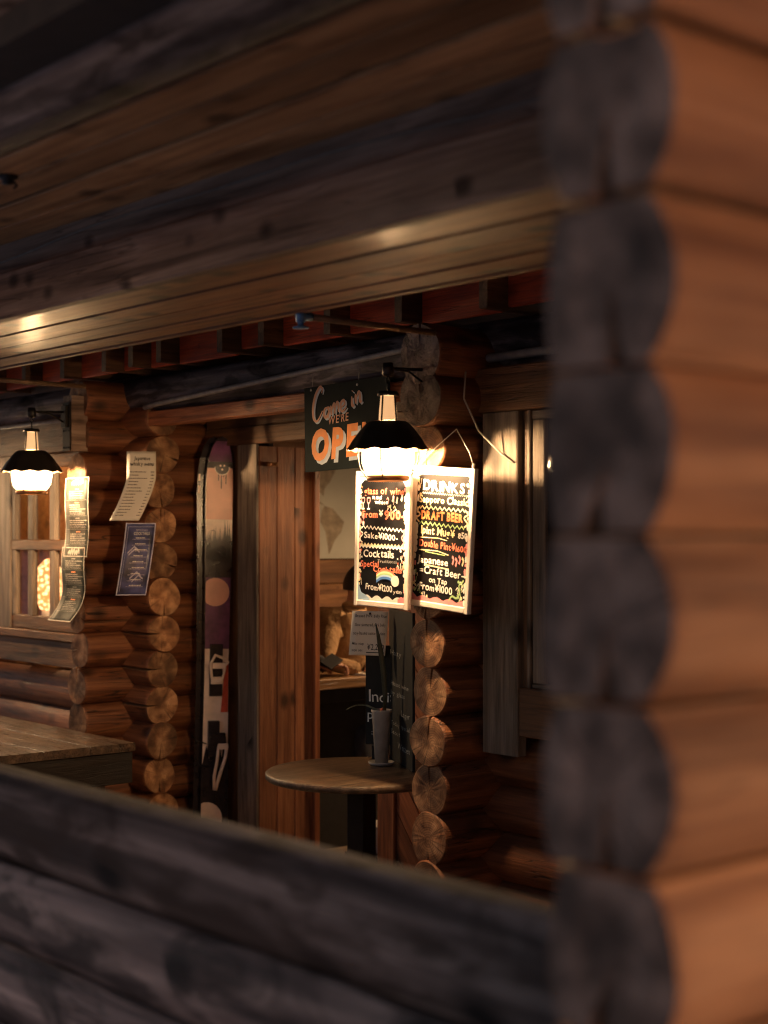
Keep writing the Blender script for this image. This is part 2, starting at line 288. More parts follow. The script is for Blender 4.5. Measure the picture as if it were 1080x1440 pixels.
# ---------------------------------------------------------------- mesh helpers
def tag(o, label=None, cat=None, group=None, kind=None):
    if label: o['label'] = label
    if cat: o['category'] = cat
    if group: o['group'] = group
    if kind: o['kind'] = kind
    return o
def thing(name, label, cat, loc=(0, 0, FLOOR), rz=0, group=None, kind=None):
    o = bpy.data.objects.new(name, None); COL.objects.link(o); o.location = loc; o.rotation_euler = (0, 0, rz)
    o.empty_display_size = .1
    return tag(o, label, cat, group, kind)
class MB:
    def __init__(s): s.v = []; s.f = []; s.m = []; s.sm = []
    def add(s, vs, fs, mi=0, smooth=False):
        b = len(s.v); s.v += [tuple(v) for v in vs]
        for f in fs: s.f.append([b + i for i in f]); s.m.append(mi); s.sm.append(smooth)
    def box(s, x0, x1, y0, y1, z0, z1, mi=0):
        vs = [(x, y, z) for x in (x0, x1) for y in (y0, y1) for z in (z0, z1)]
        s.add(vs, [(0, 1, 3, 2), (4, 6, 7, 5), (0, 4, 5, 1), (2, 3, 7, 6), (0, 2, 6, 4), (1, 5, 7, 3)], mi)
    def plank(s, x0, x1, y0, y1, z0, z1, axis=0, c=.006, mi=0):
        """box with chamfered long edges along axis"""
        lo = [x0, y0, z0]; hi = [x1, y1, z1]; a = axis; b1, b2 = [i for i in range(3) if i != a]
        l1, h1, l2, h2 = lo[b1], hi[b1], lo[b2], hi[b2]
        prof = [(l1 + c, l2), (h1 - c, l2), (h1, l2 + c), (h1, h2 - c), (h1 - c, h2), (l1 + c, h2), (l1, h2 - c), (l1, l2 + c)]
        vs = []
        for t in (lo[a], hi[a]):
            for p in prof:
                q = [0, 0, 0]; q[a] = t; q[b1] = p[0]; q[b2] = p[1]; vs.append(q)
        fs = [(i, (i + 1) % 8, 8 + (i + 1) % 8, 8 + i) for i in range(8)] + [tuple(range(7, -1, -1)), tuple(range(8, 16))]
        s.add(vs, fs, mi)
    def tube(s, pts, r, n=8, mi=0, cap=True, rs=None):
        pts = [Vector(p) for p in pts]; vs = []
        up = Vector((0, 0, 1))
        d0 = (pts[1] - pts[0]).normalized()
        u = d0.cross(up if abs(d0.z) < .9 else Vector((1, 0, 0))).normalized()
        for i, p in enumerate(pts):
            d = (pts[min(i + 1, len(pts) - 1)] - pts[max(i - 1, 0)]).normalized()
            u = (u - d * u.dot(d)).normalized(); v = d.cross(u)
            rr = rs[i] if rs else r
            for k in range(n):
                a = 2 * math.pi * k / n; vs.append(p + (u * math.cos(a) + v * math.sin(a)) * rr)
        fs = [(i * n + k, i * n + (k + 1) % n, (i + 1) * n + (k + 1) % n, (i + 1) * n + k) for i in range(len(pts) - 1) for k in range(n)]
        if cap: fs += [tuple(range(n - 1, -1, -1)), tuple((len(pts) - 1) * n + k for k in range(n))]
        s.add(vs, fs, mi, True)
    def lathe(s, prof, n=32, c=(0, 0, 0), mi=0, wav=None):
        vs = []
        for j, (r, z) in enumerate(prof):
            for k in range(n):
                a = 2 * math.pi * k / n
                dr, dz = wav(j, a) if wav else (0, 0)
                vs.append((c[0] + (r + dr) * math.cos(a), c[1] + (r + dr) * math.sin(a), c[2] + z + dz))
        fs = [(j * n + k, j * n + (k + 1) % n, (j + 1) * n + (k + 1) % n, (j + 1) * n + k) for j in range(len(prof) - 1) for k in range(n)]
        s.add(vs, fs, mi, True)
    def poly(s, pts, mi=0): s.add(pts, [tuple(range(len(pts)))], mi)
    def build(s, name, mats, parent=None, loc=None, rot=None, bevel=0):
        me = bpy.data.meshes.new(name); me.from_pydata(s.v, [], s.f)
        for m in (mats if isinstance(mats, (list, tuple)) else [mats]): me.materials.append(m)
        me.polygons.foreach_set('material_index', s.m); me.polygons.foreach_set('use_smooth', s.sm)
        bm = bmesh.new(); bm.from_mesh(me); bmesh.ops.recalc_face_normals(bm, faces=[f for f in bm.faces]); bm.to_mesh(me); bm.free()
        o = bpy.data.objects.new(name, me); COL.objects.link(o)
        if parent: o.parent = parent
        if loc: o.location = loc
        if rot: o.rotation_euler = rot
        if bevel:
            b = o.modifiers.new('bevel', 'BEVEL'); b.width = bevel; b.segments = 2; b.limit_method = 'ANGLE'
        return o
def wl(parent, p):   # world point -> location under an unrotated thing
    return (p[0] - parent.location[0], p[1] - parent.location[1], p[2] - parent.location[2])

def log(parent, axis, a, b, c, z, r, mside, mend, seed, crack=None, nseg=44, name='log', flat=0):
    """round log, its start (a) showing a sawn end; axis 'X' or 'Y'"""
    rnd = random.Random(seed); L = b - a
    cwid = .10 if flat else .07
    ca = crack if crack is not None else rnd.choice([-90, -90, -80, 90, 100, 0, 200, -100])
    angs = [2 * math.pi * k / nseg for k in range(nseg)]
    cr = R(ca) % (2 * math.pi)
    angs = [t for t in angs if abs((t - cr + math.pi) % (2 * math.pi) - math.pi) >  cwid + .035]
    angs += [cr, cr - cwid, cr + cwid]; angs = sorted(t % (2 * math.pi) for t in angs); n = len(angs)
    ph = [rnd.uniform(0, 6.28) for _ in range(6)]
    depth = rnd.uniform(.5, .95); clen = rnd.uniform(.3, .9)
    xs = [0, .006, .014, .05, .12, .22, .36]; x = .36
    while x < L - .25: x += .22; xs.append(min(x, L))
    xs = [q for q in xs if q < L - .02] + [L]
    bow = rnd.uniform(-.006, .006)
    vs = []
    for x in xs:
        for t in angs:
            rr = r * (1 + .032 * math.sin(2 * t + ph[0] + x * .5) + .018 * math.sin(3 * t + ph[1]) + .010 * math.sin(5 * t + ph[2] + x * 2.1) + .008 * math.sin(x * 3 + ph[3]))
            if x == 0: rr -= .007
            elif x < .01: rr -= .002
            if abs(t - cr) < 1e-6 and x < clen: rr *= 1 - depth * (1 - x / clen)
            elif abs(abs((t - cr + math.pi) % (2 * math.pi) - math.pi) - cwid) < 1e-3 and x < clen: rr *= 1 + .01
            if flat:      # milled log: gently bulging sides, flat bedding faces
                zz = max(-r * .885, min(r * .885, r * 1.25 * math.sin(t))); ar = .24 if flat == 2 and math.cos(t) > 0 else .139; hw = r - (ar - math.sqrt(max(0, ar ** 2 - zz ** 2)))
                cc = math.cos(t); k_ = rr / r
                yy = max(-1, min(1, cc * 1.9)) * hw
                vs.append((x, yy * k_, zz * (k_ if k_ < .9 else 1 + (k_ - 1) * .3) + bow * math.sin(x * 1.7 + ph[4]))); continue
            vs.append((x, rr * math.cos(t), rr * math.sin(t) + bow * math.sin(x * 1.7 + ph[4])))
    m = MB()
    fs = [(i * n + k, i * n + (k + 1) % n, (i + 1) * n + (k + 1) % n, (i + 1) * n + k) for i in range(len(xs) - 1) for k in range(n)]
    m.add(vs, fs, 0, True)
    ki = min(range(n), key=lambda k: abs(angs[k] - cr))
    for i in range(len(xs) - 1):
        if xs[i] < clen:
            for k in (ki, (ki - 1) % n): m.m[i * n + k] = 1; m.sm[i * n + k] = False
    # sawn faces
    rings = [(.66, -.0015), (.33, .0008)]
    base = [vs[k] for k in range(n)]; ev = [tuple(v) for v in base]
    for s_, dx in rings: ev += [(dx * rnd.uniform(.3, 1.6), v[1] * s_, v[2] * s_) for v in base]
    ev.append((0, 0, 0)); ef = []
    for q in range(2): ef += [(q * n + k, (q + 1) * n + k, (q + 1) * n + (k + 1) % n, q * n + (k + 1) % n) for k in range(n)]
    ef += [(2 * n + k, 3 * n, 2 * n + (k + 1) % n) for k in range(n)]
    m.add(ev, ef, 1, False)
    last = vs[(len(xs) - 1) * n:]; m.add(last + [(L, 0, 0)], [(k, (k + 1) % n, n) for k in range(n)], 1)
    p = (a, c, z) if axis == 'X' else (c, a, z)
    return m.build(name, [mside, mend], parent, wl(parent, p), (0, 0, 0 if axis == 'X' else R(90)))

def board(parent, name, x0, x1, y0, y1, z0, z1, mat, axis, c=.005):
    """a plank whose mesh origin is its own centre and whose grain (local x) runs along its length"""
    cx, cy, cz = (x0 + x1) / 2, (y0 + y1) / 2, (z0 + z1) / 2
    hx, hy, hz = (x1 - x0) / 2, (y1 - y0) / 2, (z1 - z0) / 2
    c = min(c, hx * .4, hy * .4, hz * .4)
    m = MB()
    if axis == 0: m.plank(-hx, hx, -hy, hy, -hz, hz, 0, c); rot = (0, 0, 0)
    elif axis == 1: m.plank(-hy, hy, -hx, hx, -hz, hz, 0, c); rot = (0, 0, R(90))
    else: m.plank(-hz, hz, -hy, hy, -hx, hx, 0, c); rot = (0, R(-90), 0)
    return m.build(name, mat, parent, wl(parent, (cx, cy, cz)), rot)

# ---------------------------------------------------------------- lettering
_gl = {}
LAY = [0]
def lay(mp):
    LAY[0] += 1; d = (LAY[0] % 220) * 6e-6
    def q(u, v):
        p = mp(u, v); return (p[0], p[1] - d, p[2])
    return q
def glyph(ch, bold, shear):
    bold = bold * (.72 if bold < .034 else 1); key = (ch, bold, shear)
    if key in _gl: return _gl[key]
    cu = bpy.data.curves.new('glyph', 'FONT'); cu.body = ch; cu.offset = bold; cu.shear = shear; cu.resolution_u = 3; cu.size = 1
    ob = bpy.data.objects.new('glyph', cu)
    COL.objects.link(ob); bpy.context.view_layer.update()
    dg = bpy.context.evaluated_depsgraph_get(); me = ob.evaluated_get(dg).to_mesh()
    vs = [tuple(v.co)[:2] for v in me.vertices]; fs = [tuple(p.vertices) for p in me.polygons]
    ob.to_mesh_clear(); COL.objects.unlink(ob); bpy.data.objects.remove(ob); bpy.data.curves.remove(cu)
    if vs:
        x0 = min(v[0] for v in vs); x1 = max(v[0] for v in vs); vs = [(v[0] - x0, v[1]) for v in vs]; wd = x1 - x0
    else: wd = .28
    _gl[key] = (vs, fs, wd); return _gl[key]
def write(mb, s, u0, u1, v, h, mp, mi=0, jit=.06, bold=.02, shear=0, gap=.09, arch=0, seed=3, rise=0):
    """letters fitted between u0 and u1 on baseline v, mapped to 3D by mp(u, v)"""
    mp = lay(mp); rnd = random.Random(seed + len(s)); tot = 0; items = []
    for ch in s:
        g = glyph(ch, bold, shear) if ch != ' ' else ([], [], .25)
        items.append((tot, g)); tot += g[2] + gap
    tot -= gap; k = (u1 - u0) / tot
    for x, (vs, fs, wd) in items:
        if not vs: continue
        a = rnd.gauss(0, jit); sc = 1 + rnd.gauss(0, jit); dy = rnd.gauss(0, jit * .6) * h
        cx = wd / 2; f = (x + cx) / tot
        out = []
        for (px, py) in vs:
            qx = (px - cx) * math.cos(a) - (py - .35) * math.sin(a); qy = (px - cx) * math.sin(a) + (py - .35) * math.cos(a) + .35
            U = u0 + (x + cx + qx * sc) * k; V = v + qy * sc * h / .73 + dy + arch * 4 * f * (1 - f) + rise * f
            out.append(mp(U, V))
        mb.add(out, fs, mi)
def ribbon(mb, pts, wd, mp, mi=0, taper=False):
    mp = lay(mp)
    vs = []
    for i, p in enumerate(pts):
        a = pts[max(0, i - 1)]; b = pts[min(len(pts) - 1, i + 1)]
        dx, dy = b[0] - a[0], b[1] - a[1]; L = math.hypot(dx, dy) or 1
        q = wd / 2 * (1 if not taper else .45 + .75 * math.sin(math.pi * i / (len(pts) - 1)))
        vs += [mp(p[0] - dy / L * q, p[1] + dx / L * q), mp(p[0] + dy / L * q, p[1] - dx / L * q)]
    mb.add(vs, [(2 * i, 2 * i + 1, 2 * i + 3, 2 * i + 2) for i in range(len(pts) - 1)], mi)
def spline(cp, n=8):
    out = []
    P = [cp[0]] + list(cp) + [cp[-1]]
    for i in range(1, len(P) - 2):
        for k in range(n):
            t = k / n; p0, p1, p2, p3 = P[i - 1], P[i], P[i + 1], P[i + 2]
            out.append(tuple(.5 * ((2 * p1[j]) + (-p0[j] + p2[j]) * t + (2 * p0[j] - 5 * p1[j] + 4 * p2[j] - p3[j]) * t * t + (-p0[j] + 3 * p1[j] - 3 * p2[j] + p3[j]) * t ** 3) for j in range(2)))
    out.append(tuple(cp[-1])); return out
def blob(mb, cu, cv, ru, rv, mp, mi=0, n=14, wob=0, rnd=random):
    mp = lay(mp)
    mb.add([mp(cu + ru * (1 + rnd.uniform(-wob, wob)) * math.cos(2 * math.pi * k / n), cv + rv * (1 + rnd.uniform(-wob, wob)) * math.sin(2 * math.pi * k / n)) for k in range(n)], [tuple(range(n))], mi)
def zig(u0, u1, v, a, n, slope=0):
    return [(u0 + (u1 - u0) * i / n, v + (a if i % 2 else -a) + slope * i / n) for i in range(n + 1)]

# ================================================================ SETTING
PX = 0.2145
# outdoor ground and the porch deck
g = MB(); g.box(-200, 200, -200, 200, FLOOR - .3, FLOOR - .25)
tag(g.build('ground', M['ground']), kind='structure')
fl = thing('porch_floor', 'dark deck boards of the porch floor', None, (4, 5, FLOOR), kind='structure')
x = 1.7
while x < 5.25:
    board(fl, 'deck_board', x, x + .17, 1.3, 12, FLOOR - .05, FLOOR, M['floor'], 1); x += .178
m = MB(); m.box(1.6, 9.6, 1.3, 12, FLOOR - .12, FLOOR - .055); tag(m.build('subfloor', M['roof']), kind='structure')
m = MB(); m.box(5.26, 9.6, 4.9, 9.0, FLOOR - .05, FLOOR)
tag(m.build('interior_floor', M['floor']), kind='structure')

# main porch ceiling
ce = thing('porch_ceiling', 'brown tongue and groove boards of the porch ceiling', None, (2.3, 5, 2.85), kind='structure')
edges = [1.90, 2.05, 2.205, 2.362, 2.525, 2.69]
for i in range(len(edges) - 1):
    board(ce, 'ceiling_board', edges[i] + .009, edges[i + 1] - .009, -.5, 12, 2.85 - .004 * (i % 2), 2.90, M['ceil'], 1, .003)
m = MB(); m.box(1.6, 2.68, -.5, 12, 2.858, 2.93); m.build('seam_shade_backing', M['roof'], ce, wl(ce, (0, 0, 0)))  # dark sheet close behind the seams: the shade of the gaps is its colour
# lower soffit
so = thing('porch_soffit', 'lighter brown boards of the lowered soffit', None, (3.1, 5, 2.564), kind='structure')
edges = [2.715, 2.91, 3.10, 3.27, 3.43]
for i in range(len(edges) - 1):
    board(so, 'soffit_board', edges[i] + .007, edges[i + 1] - .007, 1.3, 12, 2.560 - .003 * (i % 2), 2.60, M['soffit'], 1, .003)
board(so, 'edge_trim', 3.433, 3.475, 1.3, 12, 2.552, 2.66, M['soffit'], 1, .004)
m = MB(); m.box(2.72, 3.43, 1.3, 12, 2.604, 2.63); m.build('seam_shade_backing', M['roof'], so, wl(so, (0, 0, 0)))
# roof shell
for b_ in ((1.55, 9.7, -.5, 12.2, 3.32, 3.40), (3.48, 3.52, 1.3, 12, 2.95, 3.32), (1.0, 1.6, -.5, 12.2, 3.2, 3.26)):
    m = MB(); m.box(*b_); tag(m.build('roof', M['roof']), kind='structure')

# beam of the porch
bt = thing('porch_beam', 'long dark grey beam face above the lighter soffit boards', 'beam', (2.7, 5, 2.56))
board(bt, 'lower_beam', 2.655, 2.712, 1.3, 12, 2.552, 2.732, M['beam'], 1, .006)
board(bt, 'upper_beam', 2.685, 2.74, 1.3, 12, 2.734, 2.874, M['beam'], 1, .006)
# header logs over the opening
hd = thing('header_log', 'pair of round logs over the open side of the porch, top left', 'log beam', (1.87, 5, 2.78))
for i, z in enumerate((2.885, 3.10)): log(hd, 'Y', 1.36, 12, 1.87, z, .116, M['greydim'], M['greyend'], 300 + i)

# ================================================================ FOREGROUND WALLS
pw = thing('porch_parapet', 'low wall of weathered grey logs blurred across the bottom', 'log wall', (1.87, 5, FLOOR))
for i in range(6):
    log(pw, 'Y', 1.352, 12, 1.87, .952 - PX * i, .116, M['grey'] if i else M['greydim'], M['greyend'], 400 + i, flat=1 if i else 0)
cw = thing('corner_log_wall', 'log wall at right with scalloped grey log ends and orange lit sides', 'log wall', (3, 1.25, FLOOR))
for i in range(16):
    z = -.12 + PX * i - .002
    log(cw, 'X', 1.438 + random.Random(i).uniform(-.012, .012), 5.3, 1.25, 1.807 + PX * (i - 9), .1165, M['orange'], M['greyend'], 500 + i, crack=-90 + 8 * math.sin(i * 2.3), flat=2)

# ================================================================ TAVERN LOG WALLS
XZ = [1.018 + PX * k for k in range(-6, 8)]
YZ = [1.125 + PX * k for k in range(-6, 8)]
lw = thing('left_log_wall', 'interlocked log corner left of the doorway with paper menus on it', 'log wall', (4.8, 8.0, FLOOR))
for i, z in enumerate(XZ):
    rr = random.Random(i + 40)
    if z < 2.6: log(lw, 'X', 4.42 + rr.uniform(-.02, .015), 5.32, 8.0, z, .114 + rr.uniform(-.006, .006), M['log'], M['logend'], 10 + i)
for i, z in enumerate(YZ):
    rr = random.Random(i + 60)
    if z > 2.55: continue
    full = z < .75
    if z > 2.35: continue
    log(lw, 'Y', 7.66 + rr.uniform(-.02, .04), 12 if full else 8.22, 4.80, z, .1165 + rr.uniform(-.006, .006), M['log'], M['logend'], 30 + i)
log(lw, 'Y', 7.66, 8.3, 4.80, 2.41, .112, M['log'], M['logend'], 77)

rw = thing('right_log_wall', 'log wall right of the doorway with stacked log ends behind the bistro table', 'log wall', (4.8, 4.6, FLOOR))
for i, z in enumerate(XZ):
    rr = random.Random(i + 80)
    if z < 2.2: log(rw, 'X', 4.408 + rr.uniform(-.010, .014), 5.32, 4.864, z, .117 + rr.uniform(-.005, .005), M['log'], M['logend'], 110 + i,
                    crack={0: -90}.get(i, None))
for i, z in enumerate(YZ):
    if z > 2.35: continue
    if z < .75: log(rw, 'Y', 1.36, 5.08, 4.80, z, .114, M['log'], M['logend'], 130 + i)
    else: log(rw, 'Y', 4.735, 5.08, 4.80, z, .112, M['log'], M['logend'], 130 + i)
# two thick logs joined into one flat-cut bracket end on top of the column
for z in (2.31, 2.50): log(rw, 'X', 4.36, 5.32, 4.864, z, .135, M['log'], M['beam'], 160 + int(z * 10), crack=90)

# plate log running along the whole front
pl = thing('plate_log', 'long dark log lying across the tops of both log corners', 'log beam', (4.8, 6, 2.51))
log(pl, 'Y', 1.36, 12, 4.80, 2.562, .118, M['grey'], M['greyend'], 201)
board(pl, 'lintel_board', 4.70, 4.80, 5.0, 7.9, 2.36, 2.445, M['plank'], 1)

# rafters and red blocking boards
ra = thing('rafter_row', 'rafters over the plate log with red painted boards between them', 'rafters', (4.7, 6, 2.74))
RY = [11.4, 10.9, 10.3, 9.8, 9.25, 8.74, 8.235, 7.73, 7.43, 7.13, 6.53, 6.16, 5.62, 5.1, 4.55, 4.0, 3.4, 2.8, 2.2, 1.6]
for y in RY: board(ra, 'rafter', 4.44, 5.3, y - .025, y + .025, 2.672, 2.88, M['brown'], 0)
for i in range(len(RY) - 1):
    rr = random.Random(i + 5); dz = rr.uniform(-.01, .02)
    board(ra, 'blocking_board', 4.56, 4.59, RY[i + 1] + .03, RY[i] - .03, 2.675 + dz, 2.96, M['red'], 1)

# entrance recess: board walls, post, jamb, diagonal boards
er = thing('entrance_front', 'board lined doorway recess between the two log corners', 'doorway', (5.3, 6.8, FLOOR))
DT = 2.247
def vb(x0, x1, y0, y1, z0, z1, mat='plank', nm='board', ax=2, c=.005): return board(er, nm, x0, x1, y0, y1, z0, z1, M[mat], ax, c)
vb(5.245, 5.264, 7.322, 7.52, FLOOR, DT + .012, 'trim', 'door_post')
for k in range(3): vb(5.266 + .135 * k, 5.3985 + .135 * k, 7.322, 7.35, FLOOR, DT, 'door', 'jamb_board')
vb(5.672, 5.715, 7.30, 7.36, FLOOR, DT, 'plank', 'jamb_edge')
vb(5.33, 5.36, 7.53, 7.90, FLOOR, 2.9, 'brown', 'wall_board')
m = MB(); m.box(5.365, 5.40, 7.36, 9.0, FLOOR, 2.9); m.build('wall_panel', M['roof'], er, wl(er, (0, 0, 0)))
vb(5.25, 5.31, 4.98, 7.88, DT + .015, 2.37, 'brown', 'head_board', 1)
vb(5.262, 5.31, 4.98, 7.88, 2.372, 2.74, 'brown', 'head_board', 1)
# right of the doorway: post and diagonal boarding
vb(5.245, 5.305, 6.06, 6.20, FLOOR, DT, 'plank', 'door_post')
m = MB(); m.box(5.29, 5.32, 4.98, 6.06, FLOOR, 2.25); m.build('wall_panel', M['roof'], er, wl(er, (0, 0, 0)))
def clip(poly, a, b, c):    # keep a*x+b*y<=c
    out = []
    for i in range(len(poly)):
        p, q = poly[i], poly[(i + 1) % len(poly)]; dp = a * p[0] + b * p[1] - c; dq = a * q[0] + b * q[1] - c
        if dp <= 0: out.append(p)
        if dp * dq < 0: t = dp / (dp - dq); out.append((p[0] + t * (q[0] - p[0]), p[1] + t * (q[1] - p[1])))
    return out
ang = R(52); ca, sa = math.cos(ang), math.sin(ang)
for k in range(-14, 16):      # diagonal boards in the (Y, z) plane, falling toward -Y
    rect = [(4.98, FLOOR), (6.055, FLOOR), (6.055, 2.24), (4.98, 2.24)]
    d0, d1 = k * .15 + .003, k * .15 + .147
    # normal direction of the boards
    nx, nz = -sa, ca
    q = clip(rect, nx, nz, d1 - 5.5 * sa); q = clip(q, -nx, -nz, -(d0 - 5.5 * sa)) if len(q) > 2 else q
    if len(q) < 3: continue
    cy = sum(p[0] for p in q) / len(q); cz = sum(p[1] for p in q) / len(q)
    m = MB(); n_ = len(q)
    lx = lambda p, d: ((p[0] - cy) * ca + (p[1] - cz) * sa, d, (p[0] - cy) * sa - (p[1] - cz) * ca)
    m.add([lx(p, -.012) for p in q] + [lx(p, .012) for p in q],
          [tuple(range(n_)), tuple(range(2 * n_ - 1, n_ - 1, -1))] + [(i, i + n_, (i + 1) % n_ + n_, (i + 1) % n_) for i in range(n_)])
    ob = m.build('diagonal_board', M['plank'], er); ob.matrix_local = Matrix.Translation(wl(er, (5.275, cy, cz))) @ Matrix(((0, 1, 0, 0), (ca, 0, sa, 0), (sa, 0, -ca, 0), (0, 0, 0, 1)))
# brass latch plate on the jamb
la = MB(); la.box(-.045, .045, -.006, 0, -.014, .014); la.tube([(-.045, -.012, 0), (-.02, -.012, 0)], .014, 10); la.tube([(.015, -.008, 0), (.035, -.008, 0)], .006, 8)
la.build('latch', M['copperlatch'], er, wl(er, (5.36, 7.321, 2.14)))

# interior room
it = thing('interior_wall', 'horizontal plank wall inside the bar behind the map', 'wall', (7, 8.9, FLOOR))
z = FLOOR
while z < 2.7:
    board(it, 'plank', 5.42, 9.5, 8.9, 8.93, z + .002, z + .183, M['interior'], 0, .006); z += .186
for b_ in ((5.4, 9.6, 8.94, 8.98, FLOOR, 2.9), (9.5, 9.6, 4.9, 8.95, FLOOR, 2.9), (5.33, 9.5, 4.9, 4.98, FLOOR, 2.9), (5.33, 9.6, 4.9, 8.98, 2.8, 2.88)):
    m = MB(); m.box(*b_); tag(m.build('room_shell', M['dark']), kind='structure')

# left window of the front
def window(name, label, x, y0, y1, z0, z1, panes, mat_lo, boards, bar, loc):
    t = thing(name, label, 'window', loc, group='windows of the log front')
    fr = MB(); j = .05
    o = lambda m, nm, mt, par: m.build(nm, mt, par, wl(t, (0, 0, 0)) if par is t else None)
    for (a, b, c, d) in [(y0, y1, z1 - j, z1), (y0, y1, z0, z0 + .09)]:
        board(t, 'sash_rail', x - .02, x + .02, a, b, c, d, M[mat_lo], 1)
    ys = panes
    for (a, b) in bar: board(t, 'sash_stile', x - .024, x + .018, a, b, z0 + .092, z1 - j - .002, M[mat_lo], 2)
    return t
twl = thing('left_window', 'small paned window at the far left with warm light behind the glass', 'window', (4.66, 8.9, 1.09))
X = 4.66
for (a, b, nm) in [(9.31, 9.56, 'jamb_board'), (8.22, 8.41, 'jamb_board')]:
    board(twl, nm, X - .03, X + .04, a, b, 1.09, 2.24, M['trim'], 2)
board(twl, 'head_board', X - .035, X + .04, 8.2, 12, 2.243, 2.45, M['brown'], 1)
board(twl, 'sill_board', X - .06, X + .05, 8.24, 9.6, 1.035, 1.088, M['brown'], 1)
board(twl, 'apron_board', X - .035, X + .03, 8.24, 12, .868, 1.033, M['brown'], 1)
board(twl, 'bottom_rail', X - .02, X + .02, 8.413, 9.308, 1.09, 1.18, M['brown'], 1)
board(twl, 'top_rail', X - .02, X + .02, 8.413, 9.308, 2.15, 2.238, M['brown'], 1)
board(twl, 'middle_rail', X - .024, X + .02, 8.413, 9.308, 1.612, 1.68, M['brown'], 1)
for (a, b) in [(9.0, 9.075), (8.70, 8.775), (9.25, 9.306), (8.415, 8.47)]:
    for (c, d) in [(1.182, 1.610), (1.682, 2.148)]: board(twl, 'glazing_bar', X - .022, X + .018, a, b, c, d, M['trim'], 2, .008)
for (a, b) in [(9.077, 9.248), (8.777, 8.998), (8.472, 8.698)]:
    for (c, d) in [(1.182, 1.610), (1.682, 2.148)]:
        m = MB(); m.box(-.002, .002, -(b - a) / 2, (b - a) / 2, -(d - c) / 2, (d - c) / 2)
        m.build('pane', M['glass'], twl, wl(twl, (X + .004, (a + b) / 2, (c + d) / 2)))
board(lw, 'wall_board', 4.72, 4.90, 8.23, 12, 2.40, 2.60, M['brown'], 1); board(lw, 'wall_board', 4.74, 4.88, 8.23, 12, 2.605, 2.74, M['brown'], 1)
for k in range(6): board(lw, 'wall_board', 4.64, 4.72, 9.61, 12, 1.05 + .199 * k, 1.245 + .199 * k, M['brown'], 1)
# room seen through the left window
for b_ in ((5.9, 5.95, 8.1, 12, FLOOR, 2.7), (4.95, 5.9, 8.13, 8.16, FLOOR, 2.7), (4.7, 5.9, 12, 12.05, FLOOR, 2.7), (4.95, 5.95, 8.1, 12, 2.7, 2.75), (4.95, 5.95, 8.1, 12, .80, .84)):
    m = MB(); m.box(*b_); tag(m.build('side_room_shell', M['wall2']), kind='structure')

# right window of the front
twr = thing('right_window', 'window beside the hanging drinks menu with a wide grey knotty trim board', 'window', (4.64, 4.4, .75))
X = 4.64
board(twr, 'trim_board', X - .03, X + .03, 4.515, 4.73, .752, 2.243, M['trim'], 2)
board(twr, 'head_board', X - .045, X + .03, 1.36, 4.76, 2.246, 2.44, M['brown'], 1)
board(twr, 'sill_board', X - .02, X + .03, 3.0, 4.512, .84, 1.05, M['brown'], 1)
board(twr, 'channel', X + .0, X + .03, 4.472, 4.512, 1.052, 2.243, M['brown'], 2)
board(twr, 'sash_stile', X - .018, X + .012, 4.452, 4.470, 1.052, 2.243, M['trim'], 2, .003)
board(twr, 'sash_stile', X - .006, X + .022, 4.378, 4.449, 1.075, 2.20, M['trim'], 2)
board(twr, 'sash_rail', X - .006, X + .022, 3.1, 4.449, 2.203, 2.243, M['trim'], 1)
board(twr, 'sash_rail', X - .006, X + .022, 3.1, 4.449, 1.052, 1.072, M['trim'], 1)
m = MB(); m.box(-.002, .002, -.63, .63, -.55, .55); m.build('pane', M['glass'], twr, wl(twr, (X + .008, 3.74, 1.63)))
board(twr, 'jamb_board', X - .03, X + .03, 2.9, 3.09, .752, 2.243, M['trim'], 2)
for b_ in ((4.95, 5.0, 1.36, 4.75, FLOOR, 2.55), (4.66, 4.72, 1.36, 2.88, .75, 2.24)):
    m = MB(); m.box(*b_); m.build('wall_panel', M['dark'], rw, wl(rw, (0, 0, 0)))

